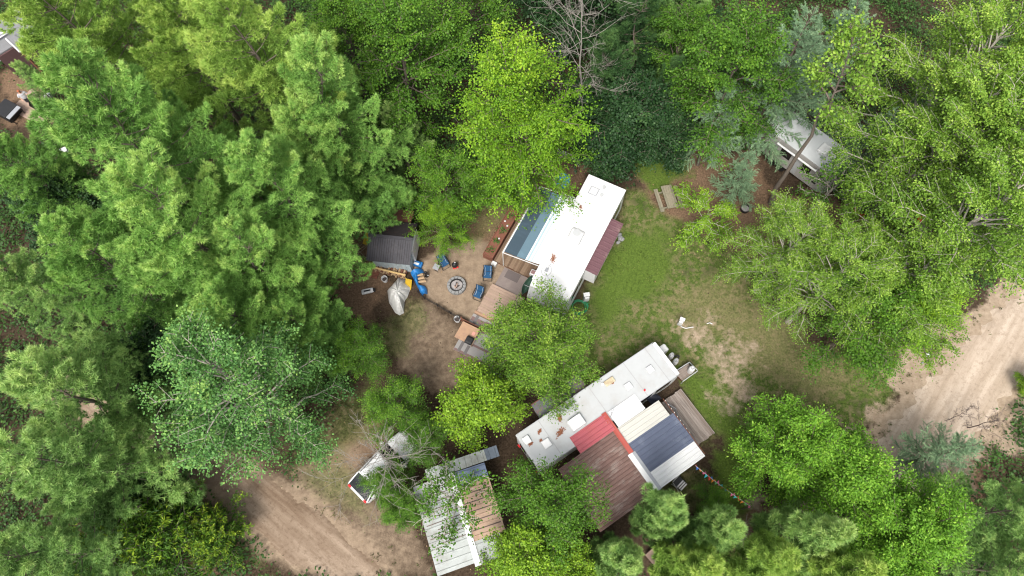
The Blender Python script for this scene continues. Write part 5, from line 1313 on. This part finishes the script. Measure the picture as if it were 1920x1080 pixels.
MB().slab([FN(-3.4, -1.8, 2.42), FN(-.3, -1.8, 2.42), FN(-.3, 1.8, 2.42), FN(-3.4, 1.8, 2.42)], .1).build('back_roof', PORG, hb)
q = P(12, 110, .9); m = MB().tube([P(-8, 122, .95), P(28, 88, .95)], .03, 5).tube([P(-8, 122, .5), P(28, 88, .5)], .02, 5)
for k in range(6): a_ = P(-8 + 36 * k / 5, 122 - 34 * k / 5, 0); m.tube([a_ + [0, 0, -.05], a_ + [0, 0, .95]], .02, 5)
tag(m.build('porch_railing', STEEL), 'thin grey railing in front of the corner porch', 'railing')
pa = thing('tan_patio', 'tan plank patio under the pines at the left edge', 'patio', P(66, 200))
c = P(64, 200); fpa = Fr(-33, c[0], c[1])
planks(MB(), fpa, -1.3, 1.7, -1.1, 1.1, .02, .09, 'u', .2, .01, 3, 21).build('boards', TANW, pa); MB().box(fpa, -1.2, 1.6, -1.0, 1.0, -.05, .018).build('base', BROWNW, pa)
tl = thing('grill_table', 'black grill with a grey side shelf at the left edge', 'grill', P(20, 203)); fg = Fr(-33, *P(18, 204, .8)[:2])
MB().box(fg, -1.0, .25, -.75, .55, .05, .82).build('cabinet', BLACK, tl, bevel=.04); MB().box(fg, .26, .62, -.7, .5, .72, .78).build('side_shelf', STEEL, tl, bevel=.01)
MB().tube([fg(.7, .6, .8), fg(.7, -.8, .8)], .03, 5).build('handle', BLACK, tl)
for v in (-.6, .4): MB().box(fg, .5, .56, v - .03, v + .03, -.03, .72).build('leg', BLACK, tl)
tag(MB().box(Fr(10, *P(88, 178, .4)[:2]), -.22, .22, -.2, .2, .06, .42).build('white_box', WHITE_C, bevel=.03), 'white box beside the person on the tan patio', 'box')
tag(MB().box(Fr(25, *P(118, 281, .3)[:2]), -.25, .25, -.2, .2, -.05, .32).build('white_crate', WHITE_C, bevel=.03), 'small white crate among the pines below the tan patio', 'box')
q = P(72, 199, .4); nc = thing('black_chair', 'black folding chair right behind the person on the patio', 'chair', (q[0], q[1], .09)); fnc = Fr(20, q[0], q[1])
MB().box(fnc, -.25, .25, -.25, .25, .46, .49).build('seat', BLACK, nc); MB().hexa([fnc(u, v, z) for z, o in ((.49, 0), (.95, .12)) for u, v in ((-.25 - o, -.25), (-.22 - o, -.25), (-.22 - o, .25), (-.25 - o, .25))]).build('backrest', BLACK, nc)
for s in (-1, 1): MB().tube([fnc(-.25, s * .25, .09), fnc(.25, s * .25, .46)], .02, 5).tube([fnc(.25, s * .25, .09), fnc(-.25, s * .25, .46)], .02, 5).build('leg', BLACK, nc)

# person: one skinned body, hair, shirt and shorts worn over it
def skinned(name, m, verts, edges, radii, parent, root=0, sub=2):
    me = bpy.data.meshes.new(name); me.from_pydata([tuple(v) for v in verts], edges, []); me.materials.append(m)
    o = link(name, me, parent); md = o.modifiers.new('skin', 'SKIN'); md.use_smooth_shade = True
    for i, r in enumerate(radii):
        sv = me.skin_vertices[0].data[i]; sv.radius = (r, r) if np.isscalar(r) else r; sv.use_root = (i == root)
    s_ = o.modifiers.new('sub', 'SUBSURF'); s_.levels = sub; s_.render_levels = sub
    return o
pq = P(62, 196, .09)
pe = thing('person', 'person in a pale grey shirt and black shorts standing on the tan patio', 'person', (pq[0], pq[1], .09))
pe.rotation_euler = (0, 0, RAD(-60))
bv = [(0, 0, .92), (0, 0, 1.12), (.03, 0, 1.36), (.04, 0, 1.50), (.07, 0, 1.62), (.08, 0, 1.70)]; be = [(0, 1), (1, 2), (2, 3), (3, 4), (4, 5)]; br2 = [(.15, .11), (.13, .10), (.16, .11), .055, .095, .07]
def chain(start, pts, rad):
    k = start
    for p, r in zip(pts, rad): bv.append(p); br2.append(r); be.append((k, len(bv) - 1)); k = len(bv) - 1
    return k
for s in (-1, 1):
    chain(0, [(0, s * .1, .84), (.03, s * .11, .48), (-.02 if s > 0 else .04, s * .11, .09), (.1, s * .12, .035), (.2, s * .13, .03)], [.085, .058, .04, .04, .03])
    wv = chain(2, [(.02, s * .2, 1.40), (.0 if s < 0 else .12, s * .27, 1.14), (.16 if s < 0 else .36, s * .24, 1.0 if s < 0 else 1.12)], [.055, .042, .03])
    hx, hy, hz = bv[wv]
    pm = chain(wv, [(hx + .07, hy, hz - .01)], [.026])
    for fy, fl_ in ((-.03, .075), (-.01, .088), (.012, .082), (.032, .065)):
        chain(pm, [(hx + .10, hy + fy, hz - .012), (hx + .10 + fl_ * .6, hy + fy, hz - .03), (hx + .10 + fl_ * .8, hy + fy, hz - .055)], [.010, .009, .007])
    chain(wv, [(hx + .05, hy - s * .045, hz - .01), (hx + .09, hy - s * .055, hz - .03)], [.011, .009])
skinned('body', SKIN, bv, be, br2, pe)
for nm, mm, z0, z1, a, b in (('shirt', mat('pale_grey_shirt', (.46, .45, .47), .9), .92, 1.47, .175, .25), ('shorts', mat('black_shorts', (.02, .02, .024), .9), .52, .96, .17, .21)):
    m = MB(); vs = []; fs = []
    for j in range(6):
        z = z0 + (z1 - z0) * j / 5; k = 1 if j < 5 else .72
        if nm == 'shorts': k = 1.05 - .03 * j
        vs += [(.02 + a * k * cos(2 * pi * i / 16) * (.86 + .14 * abs(sin(j * .9))), b * k * sin(2 * pi * i / 16), z) for i in range(16)]
    fs = [(j * 16 + i, j * 16 + (i + 1) % 16, (j + 1) * 16 + (i + 1) % 16, (j + 1) * 16 + i) for j in range(5) for i in range(16)]
    m.v = vs; m.f = fs; m.m = [0] * len(fs)
    if nm == 'shirt':
        for s in (-1, 1): m.tube([(.03, s * .17, 1.42), (.03, s * .24, 1.33), (.06, s * .285, 1.2)], [.09, .085, .08], 8)
    me = bpy.data.meshes.new(nm); me.from_pydata(m.v, [], m.f); me.materials.append(mm); o = link(nm, me, pe); o.modifiers.new('solid', 'SOLIDIFY').thickness = .01
hv = []
m = ellip(Fr(0), .055, 0, 1.70, .115, .1, .085, 12, 7); me = bpy.data.meshes.new('hair'); me.from_pydata(m.v, [], m.f); me.materials.append(mat('red_brown_hair', (.30, .09, .04), .7)); link('hair', me, pe)
m = MB()
for s in (-1, 1): m.v += []; 
m = ellip(Fr(0), .165, .035, 1.645, .012, .014, .01, 6, 4); m2 = ellip(Fr(0), .165, -.035, 1.645, .012, .014, .01, 6, 4); m.add(m2.v, m2.f)
me = bpy.data.meshes.new('eyes'); me.from_pydata(m.v, [], m.f); me.materials.append(BLACK); link('eyes', me, pe)
m = ellip(Fr(0), .178, 0, 1.61, .02, .014, .024, 6, 5); m2 = ellip(Fr(0), .165, 0, 1.565, .01, .028, .008, 8, 4); m.add(m2.v, m2.f)
me = bpy.data.meshes.new('nose_and_mouth'); me.from_pydata(m.v, [], m.f); me.materials.append(SKIN); link('nose_and_mouth', me, pe)
# ------------------------------------------------------------------ trees
L_PINE = leaf_mat('white_pine_needles', (.105, .24, .052), (.27, .49, .108), (.56, .72, .20), .24)
L_PINE2 = leaf_mat('blue_pine_needles', (.11, .23, .06), (.30, .49, .14), (.58, .72, .24), .24)
L_PINE3 = leaf_mat('yellow_pine_needles', (.12, .235, .04), (.31, .48, .09), (.60, .72, .18), .24)
L_MAPLE = leaf_mat('lime_maple_leaf', (.055, .14, .008), (.145, .295, .014), (.31, .46, .032), .28)
L_MAPLE2 = leaf_mat('green_maple_leaf', (.038, .10, .010), (.085, .20, .016), (.20, .35, .030), .25)
L_ASH = leaf_mat('ash_leaf', (.068, .175, .015), (.165, .36, .03), (.36, .55, .07), .28)
L_POP = leaf_mat('poplar_leaf', (.055, .15, .038), (.15, .32, .08), (.37, .53, .12), .26)
L_COT = leaf_mat('cottonwood_leaf', (.075, .16, .018), (.19, .335, .038), (.41, .54, .095), .27)
L_TAM = leaf_mat('tamarack_needle', (.11, .20, .11), (.23, .36, .20), (.40, .54, .30), .2)
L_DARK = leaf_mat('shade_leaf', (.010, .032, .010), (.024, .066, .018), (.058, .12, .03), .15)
L_LIME = leaf_mat('lime_leaf', (.085, .175, .012), (.19, .34, .022), (.38, .52, .045), .26)
L_BOX = leaf_mat('box_elder_leaf', (.055, .135, .014), (.15, .285, .030), (.34, .47, .07), .26)

rng = np.random.default_rng(23); random.seed(9)
V = {}
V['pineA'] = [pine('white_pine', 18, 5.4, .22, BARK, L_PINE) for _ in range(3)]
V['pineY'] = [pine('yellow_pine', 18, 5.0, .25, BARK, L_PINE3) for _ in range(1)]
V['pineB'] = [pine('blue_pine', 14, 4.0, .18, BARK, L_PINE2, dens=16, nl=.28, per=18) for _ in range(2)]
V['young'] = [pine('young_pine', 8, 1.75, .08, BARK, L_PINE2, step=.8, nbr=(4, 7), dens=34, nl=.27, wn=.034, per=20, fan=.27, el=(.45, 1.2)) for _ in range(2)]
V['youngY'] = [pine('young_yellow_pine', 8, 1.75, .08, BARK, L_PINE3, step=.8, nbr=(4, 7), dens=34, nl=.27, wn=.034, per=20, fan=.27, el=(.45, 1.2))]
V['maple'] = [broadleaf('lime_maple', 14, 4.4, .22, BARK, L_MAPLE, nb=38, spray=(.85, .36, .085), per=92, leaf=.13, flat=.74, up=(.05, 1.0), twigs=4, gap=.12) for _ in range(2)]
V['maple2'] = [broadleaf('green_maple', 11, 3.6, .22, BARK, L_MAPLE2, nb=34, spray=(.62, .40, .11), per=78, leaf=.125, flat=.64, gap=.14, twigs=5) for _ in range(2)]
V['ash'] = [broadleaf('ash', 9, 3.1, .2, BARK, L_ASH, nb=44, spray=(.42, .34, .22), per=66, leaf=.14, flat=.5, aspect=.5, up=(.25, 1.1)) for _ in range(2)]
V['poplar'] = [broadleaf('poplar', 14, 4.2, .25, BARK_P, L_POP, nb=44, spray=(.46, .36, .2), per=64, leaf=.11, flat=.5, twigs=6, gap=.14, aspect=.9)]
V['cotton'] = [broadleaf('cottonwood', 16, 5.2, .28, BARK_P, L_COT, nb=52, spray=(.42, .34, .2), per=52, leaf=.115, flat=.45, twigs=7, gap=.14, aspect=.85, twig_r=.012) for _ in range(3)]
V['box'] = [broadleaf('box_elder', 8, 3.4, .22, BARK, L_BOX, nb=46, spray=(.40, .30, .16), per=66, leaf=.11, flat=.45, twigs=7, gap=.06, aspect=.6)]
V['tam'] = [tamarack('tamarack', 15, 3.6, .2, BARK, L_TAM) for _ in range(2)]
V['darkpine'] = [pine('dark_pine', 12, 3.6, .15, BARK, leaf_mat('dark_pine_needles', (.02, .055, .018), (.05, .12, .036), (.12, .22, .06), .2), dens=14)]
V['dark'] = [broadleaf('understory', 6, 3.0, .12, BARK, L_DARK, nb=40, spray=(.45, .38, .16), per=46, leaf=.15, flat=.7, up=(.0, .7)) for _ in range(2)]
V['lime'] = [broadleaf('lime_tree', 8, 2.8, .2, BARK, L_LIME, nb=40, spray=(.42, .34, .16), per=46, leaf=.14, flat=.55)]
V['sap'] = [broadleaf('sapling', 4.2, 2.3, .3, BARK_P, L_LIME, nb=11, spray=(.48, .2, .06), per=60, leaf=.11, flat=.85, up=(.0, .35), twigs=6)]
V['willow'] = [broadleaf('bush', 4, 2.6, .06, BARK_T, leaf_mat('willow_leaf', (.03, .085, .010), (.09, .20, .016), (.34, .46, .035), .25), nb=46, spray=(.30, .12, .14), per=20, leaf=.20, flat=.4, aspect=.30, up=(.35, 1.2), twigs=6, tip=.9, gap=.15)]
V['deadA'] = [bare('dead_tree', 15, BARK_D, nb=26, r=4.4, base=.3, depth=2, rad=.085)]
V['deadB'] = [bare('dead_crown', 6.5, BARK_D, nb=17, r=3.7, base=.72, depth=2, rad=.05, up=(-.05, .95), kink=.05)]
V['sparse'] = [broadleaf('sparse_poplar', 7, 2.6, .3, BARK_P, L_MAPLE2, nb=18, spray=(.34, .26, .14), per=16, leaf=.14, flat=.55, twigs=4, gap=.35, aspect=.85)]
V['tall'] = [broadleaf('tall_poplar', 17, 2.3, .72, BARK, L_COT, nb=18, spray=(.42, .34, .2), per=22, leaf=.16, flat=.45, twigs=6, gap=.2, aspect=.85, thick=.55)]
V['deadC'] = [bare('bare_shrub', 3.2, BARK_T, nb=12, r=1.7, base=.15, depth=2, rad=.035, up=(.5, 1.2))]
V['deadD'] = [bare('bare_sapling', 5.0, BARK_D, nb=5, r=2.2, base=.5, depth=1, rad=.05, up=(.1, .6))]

def tree(kind, var, px, py, zc, sc, name, label, cat='tree', group=None, sq=1.0, rot=None, hs=1.0):
    """a tree whose crown stands at height zc where the photograph shows (px, py)"""
    trunk, crown = V[kind][var % len(V[kind])]
    q = P(px, py, zc)
    e = thing(name, label, cat, (q[0], q[1], -.05), group)
    a = random.uniform(0, 6.28) if rot is None else rot
    for nm, me in (('trunk', trunk), ('crown', crown)):
        if me is None: continue
        o = link(nm, me, e); o.rotation_euler = (0, 0, a); o.scale = (sc * sq, sc / sq, sc * hs)
    return e

WP = 'white pines in the upper left'
TREES = [
 ('sparse', 0, 948, 588, 4.6, .62, 'box_elder', 'thin-leaved sapling overhanging the tan plank platform', None),
 ('sparse', 0, 1572, 332, 5.0, .9, 'poplar', 'sparse young poplar at the right end of the pale grey trailer', None),
 ('sparse', 0, 722, 845, 3.6, .75, 'bush', None, 'bushes round the white car'),
 ('maple2', 1, 728, 900, 3.0, .38, 'bush', 'green bush close along the right flank of the white car', 'bushes round the white car'),
 ('sparse', 0, 845, 935, 5.2, 1.0, 'poplar', 'sparse thin-leaved tree spreading over the white side of the carport', None),
 ('sparse', 0, 1445, 262, 4.8, .75, 'poplar', None, None),
 ('tall', 0, 1563, 201, 11, 1.0, 'cottonwood', 'tall cottonwood whose bare grey trunk crosses the pale grey trailer', 'cottonwoods on the right'),
 ('maple2', 1, 620, -60, 9, 1.0, 'maple', 'dark maple cut by the top edge behind the pine plumes', 'trees on the top edge'),
 ('maple2', 0, 870, -40, 9, 1.0, 'maple', 'dark maple cut by the top edge left of the lime maple', 'trees on the top edge'),
 ('dark', 1, 1070, -30, 5, 1.3, 'understory_tree', 'dark tree cut by the top edge behind the lime maple', 'trees on the top edge'),
 ('dark', 0, 1260, -20, 5, 1.3, 'understory_tree', 'dark tree cut by the top edge right of the dead tree', 'trees on the top edge'),
 ('pineB', 1, 1290, -30, 9, .8, 'white_pine', 'dark pine cut by the top edge right of the dead tree', 'trees on the top edge'),
 # kind var  px   py  zc  scale name label group
 ('pineA', 0, 215, 225, 15.5, 1.10, 'white_pine', 'tall white pine with pale yellow-green tips beside the patio in the upper left', WP),
 ('pineY', 0, 470, 70, 15, 1.06, 'white_pine', 'yellow-green white pine at the top edge with a lobed bright crown', WP),
 ('pineA', 1, 590, 140, 14, .90, 'white_pine', 'white pine at the top whose long plumes reach right towards the maples', WP),
 ('pineA', 2, 330, 410, 13.5, 1.0, 'white_pine', 'broad white pine below the tallest one, its low limbs drooping left', WP),
 ('pineA', 1, 500, 325, 13.5, .90, 'white_pine', 'white pine in the middle of the stand with finger-like plumes', WP),
 ('pineA', 0, 572, 245, 11, .74, 'white_pine', 'white pine with heavy plumes hanging above the black-roofed shed', WP),
 ('pineY', 0, 110, 10, 15, 1.05, 'white_pine', 'yellow-green white pine over the porch roof in the top left corner', WP),
 ('pineA', 2, 480, 495, 10.5, .80, 'white_pine', 'dark rounded white pine left of the shed and the sandy fire pit', WP),
 ('pineA', 1, 170, 470, 11, .8, 'white_pine', 'white pine with level plumes near the left edge below the patio', WP),
 ('pineY', 0, 300, 0, 14.5, .95, 'white_pine', 'yellow-green white pine between the two crowns on the top edge', WP),
 ('pineA', 0, 440, 590, 10, .72, 'white_pine', 'small dense white pine just above the blue-green poplar', WP),
 ('pineB', 0, 25, 690, 14.5, 1.05, 'white_pine', 'pale white pine at the left edge with bare grey limbs showing', 'pines along the left edge'),
 ('pineB', 1, 30, 850, 13.5, 1.05, 'white_pine', 'soft-needled pine on the left edge beside the poplar and the road', 'pines along the left edge'),
 ('pineB', 0, 30, 1040, 11, .9, 'white_pine', 'blue-green pine in the bottom left corner', 'pines along the left edge'),
 ('pineB', 1, 112, 895, 8.5, .64, 'white_pine', 'dark green pine standing above the yellow-tipped bush by the road', 'pines along the left edge'),
 ('pineB', 1, 150, 645, 9, .70, 'white_pine', 'dark pine with thin foliage between the left edge and the poplar', 'pines along the left edge'),
 ('pineB', 0, 40, 520, 7, .7, 'white_pine', 'low dark pine on the left edge halfway down', 'pines along the left edge'),
 ('pineB', 1, 725, 175, 9, .55, 'spruce', 'narrow blue-green conifer between the white pines and the maples', None),
 ('pineA', 2, 555, 600, 7.5, .56, 'white_pine', 'lowest pine at the bottom right of the white pine stand', WP),
 ('pineA', 0, 25, 300, 9, .62, 'white_pine', 'pine on the left edge just below the small patio', WP),
 ('pineB', 1, 30, 122, 4.5, .34, 'white_pine', 'small green pine between the corner porch and the tan patio', WP),
 ('maple', 0, 960, 110, 13, 1.0, 'maple', 'tall lime-green maple at the top centre with layered sprays', 'maples behind the awning trailer'),
 ('maple', 1, 985, 205, 10.5, .80, 'maple', 'lime-green maple reaching down towards the white lattice fence', 'maples behind the awning trailer'),
 ('maple2', 0, 828, 275, 8.5, .70, 'maple', 'green maple between the white pines and the tall lime maple', 'maples behind the awning trailer'),
 ('maple', 1, 828, 400, 5.0, .40, 'maple', 'small lime maple hanging over the fire pit beside the shed', 'maples behind the awning trailer'),
 ('maple2', 1, 925, 275, 7.5, .62, 'maple', 'green maple over the planter and the far end of the awning', 'maples behind the awning trailer'),
 ('maple2', 1, 735, 60, 10.5, 1.1, 'maple', 'deep green maple at the top edge left of the lime maple', 'maples behind the awning trailer'),
 ('maple2', 0, 630, 20, 9, .8, 'maple', 'dark maple partly hidden behind the pine plumes on the top edge', None),
 ('maple2', 0, 1385, 75, 10.5, 1.12, 'maple', 'green maple on the top edge left of the feathery tamarack', None),
 ('maple2', 1, 1290, 30, 9, .8, 'maple', 'green maple on the top edge beside the tall dead tree', None),
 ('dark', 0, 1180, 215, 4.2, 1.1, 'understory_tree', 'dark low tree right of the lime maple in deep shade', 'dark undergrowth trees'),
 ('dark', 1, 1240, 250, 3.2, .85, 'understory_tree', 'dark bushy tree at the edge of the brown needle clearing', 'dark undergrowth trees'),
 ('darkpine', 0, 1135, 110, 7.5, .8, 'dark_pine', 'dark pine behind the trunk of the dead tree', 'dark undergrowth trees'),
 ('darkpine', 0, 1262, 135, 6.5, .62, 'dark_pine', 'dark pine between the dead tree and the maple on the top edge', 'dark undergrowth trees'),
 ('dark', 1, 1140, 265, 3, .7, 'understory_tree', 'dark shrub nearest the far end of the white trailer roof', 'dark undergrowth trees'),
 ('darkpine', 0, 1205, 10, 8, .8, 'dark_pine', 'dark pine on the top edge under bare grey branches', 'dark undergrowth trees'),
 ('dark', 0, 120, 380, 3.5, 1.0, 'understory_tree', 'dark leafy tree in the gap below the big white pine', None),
 ('dark', 1, 300, 680, 3.5, 1.0, 'understory_tree', 'dark leafy tree behind the left side of the poplar', None),
 ('poplar', 0, 412, 722, 12, 1.04, 'poplar', 'blue-green poplar with white limbs arching over the brown road', None),
 ('cotton', 0, 1850, 190, 13.5, .92, 'cottonwood', 'large yellow-green cottonwood in the upper right with pale twigs', 'cottonwoods on the right'),
 ('cotton', 1, 1860, 70, 13.5, .95, 'cottonwood', 'bright cottonwood in the top right corner', 'cottonwoods on the right'),
 ('cotton', 2, 1585, 500, 9.0, .68, 'cottonwood', 'cottonwood with sparse leaves in front of the half-hidden grey trailer', 'cottonwoods on the right'),
 ('cotton', 0, 1845, 395, 12, .95, 'cottonwood', 'cottonwood on the right edge above the pale sand road', 'cottonwoods on the right'),
 ('cotton', 1, 1760, 482, 11, .72, 'cottonwood', 'cottonwood crown between the grey trailer and the right edge', 'cottonwoods on the right'),
 ('cotton', 2, 1900, 270, 12, .95, 'cottonwood', 'cottonwood cut off by the right edge halfway up', 'cottonwoods on the right'),
 ('maple2', 1, 1650, 575, 8.0, .88, 'box_elder', 'deep green tree hanging over the lawn beside the sand road', None),
 ('maple', 0, 1760, 560, 8.5, .66, 'box_elder', 'bright green tree whose lowest boughs reach the sand road', None),
 ('cotton', 1, 1485, 462, 7, .62, 'cottonwood', 'small loose cottonwood at the lawn edge with drooping twigs', 'cottonwoods on the right'),
 ('tam', 0, 1500, 70, 11, .90, 'tamarack', 'feathery blue-green tamarack above the half-hidden grey trailer', 'tamaracks by the grey trailer'),
 ('tam', 1, 1362, 178, 8.0, .60, 'tamarack', 'blue-green tamarack left of the grey trailer with drooping sprays', 'tamaracks by the grey trailer'),
 ('tam', 1, 1600, 30, 11, .85, 'tamarack', 'grey-green tamarack on the top edge left of the big cottonwood', 'tamaracks by the grey trailer'),
 ('tam', 0, 1660, 235, 7.5, .6, 'tamarack', 'tamarack behind the grey trailer in the shade of the cottonwood', 'tamaracks by the grey trailer'),
 ('tam', 1, 1390, 330, 3.5, .42, 'tamarack', 'small tamarack over the brown needles near the grey trailer', 'tamaracks by the grey trailer'),
 ('tam', 0, 1765, 850, 4.0, .52, 'tamarack', 'small pale tamarack at the foot of the pale sand road', None),
 ('sap', 0, 1325, 400, 2.6, .95, 'sapling', 'pale lime sapling beside the picnic table', None),
 ('box', 0, 1012, 638, 6.0, 1.0, 'box_elder', 'fine-leaved light green tree between the two white trailers', None),
 ('lime', 0, 895, 745, 5.8, .88, 'maple', 'yellow-lime tree in the middle between the patio rug and the long trailer', None),
 ('maple2', 0, 735, 750, 4.2, .55, 'maple', 'green tree above the parked white car', None),
 ('maple2', 1, 670, 640, 4.5, .52, 'maple', 'small green tree at the left of the pale tarpaulin', None),
 ('maple2', 1, 1030, 925, 8.5, .76, 'maple', 'dark green maple over the left end of the maroon roof', None),
 ('lime', 0, 985, 1050, 8.0, .84, 'maple', 'yellow-lime tree on the bottom edge right of the carport', 'lime trees on the bottom edge'),
 ('lime', 0, 1085, 1070, 6.5, .62, 'maple', 'smaller yellow-lime tree on the bottom edge below the maroon roof', 'lime trees on the bottom edge'),
 ('ash', 0, 1492, 838, 6.8, .94, 'ash', 'bright green ash nearest the weathered deck', 'ash trees in the lower right'),
 ('ash', 1, 1590, 875, 6.8, .96, 'ash', 'bright green ash in the middle of the lower right group', 'ash trees in the lower right'),
 ('ash', 0, 1705, 965, 7.0, 1.0, 'ash', 'bright green ash of the lower right group nearest the sand road', 'ash trees in the lower right'),
 ('ash', 1, 1700, 1050, 6.5, .85, 'ash', 'green ash on the bottom edge at the right', 'ash trees in the lower right'),
 ('maple2', 0, 1350, 945, 2.6, .32, 'maple', 'small upright green tree under the string of pennants', None),
 ('young', 0, 1243, 958, 6.2, 1.0, 'young_pine', 'young pine beside the lower end of the maroon roof', 'young pines on the bottom edge'),
 ('young', 1, 1335, 1000, 5.2, 1.0, 'young_pine', 'soft grey-green young pine left of the bare branch', 'young pines on the bottom edge'),
 ('young', 0, 1165, 1055, 5.5, .95, 'young_pine', 'young pine on the bottom edge right of the lime tree', 'young pines on the bottom edge'),
 ('youngY', 0, 1300, 1060, 5.8, 1.0, 'young_pine', 'yellowish young pine on the bottom edge right of the pink board', 'young pines on the bottom edge'),
 ('youngY', 0, 1420, 1050, 5.8, 1.1, 'young_pine', 'yellowish young pine under the end of the pennant string', 'young pines on the bottom edge'),
 ('young', 1, 1500, 1005, 5.5, 1.1, 'young_pine', 'young pine between the pennants and the ash trees', 'young pines on the bottom edge'),
 ('youngY', 0, 1560, 1065, 5.8, 1.05, 'young_pine', 'yellowish young pine on the bottom edge below the ash trees', 'young pines on the bottom edge'),
 ('pineB', 0, 1890, 960, 6.5, .68, 'white_pine', 'dense green pine in the lower right corner', None),
 ('pineB', 1, 1910, 1070, 6.0, .6, 'white_pine', 'pine on the bottom edge in the right corner', None),
 ('lime', 0, 1935, 720, 1.2, .3, 'shrub', 'small green shrub on the sand at the right edge', None),
 ('willow', 0, 300, 995, 3.2, 1.2, 'bush', 'dark bush with yellow-green tips beside the brown road', 'bushes by the brown road'),
 ('willow', 0, 170, 1050, 2.8, 1.0, 'bush', 'yellow-tipped bush nearest the bottom left pine', 'bushes by the brown road'),
 ('willow', 0, 395, 1000, 2.4, .8, 'bush', 'small yellow-tipped bush closest to the brown road', 'bushes by the brown road'),
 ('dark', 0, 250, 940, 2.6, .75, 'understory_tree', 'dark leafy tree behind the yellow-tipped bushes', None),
 ('maple2', 0, 735, 950, 2.4, .34, 'bush', 'green bush beside the tail of the white car', 'bushes round the white car'),
 ('maple2', 1, 788, 826, 2.8, .42, 'bush', 'green bush over the bonnet of the white car', 'bushes round the white car'),
 ('maple2', 1, 765, 950, 2.2, .34, 'bush', 'green bush between the car and the carport', 'bushes round the white car'),
 ('deadA', 0, 1110, 50, 11, 1.0, 'dead_tree', 'tall dead grey tree with bare branches right of the lime maple', None),
 ('deadB', 0, 716, 850, 6.3, 1.05, 'dead_tree', 'dead tree with many bare radiating branches over the white car', None),
 ('deadC', 0, 1850, 790, 2.0, 1.1, 'bare_shrub', 'leafless dark shrub on the pale sand at the right', None),
 ('deadC', 0, 1800, 780, 1.2, .7, 'bare_shrub', 'smaller leafless shrub left of the taller one on the sand', None),
 ('deadD', 0, 1400, 1000, 4.0, 1.0, 'bare_sapling', 'slender bare pale sapling among the young pines', None),
]
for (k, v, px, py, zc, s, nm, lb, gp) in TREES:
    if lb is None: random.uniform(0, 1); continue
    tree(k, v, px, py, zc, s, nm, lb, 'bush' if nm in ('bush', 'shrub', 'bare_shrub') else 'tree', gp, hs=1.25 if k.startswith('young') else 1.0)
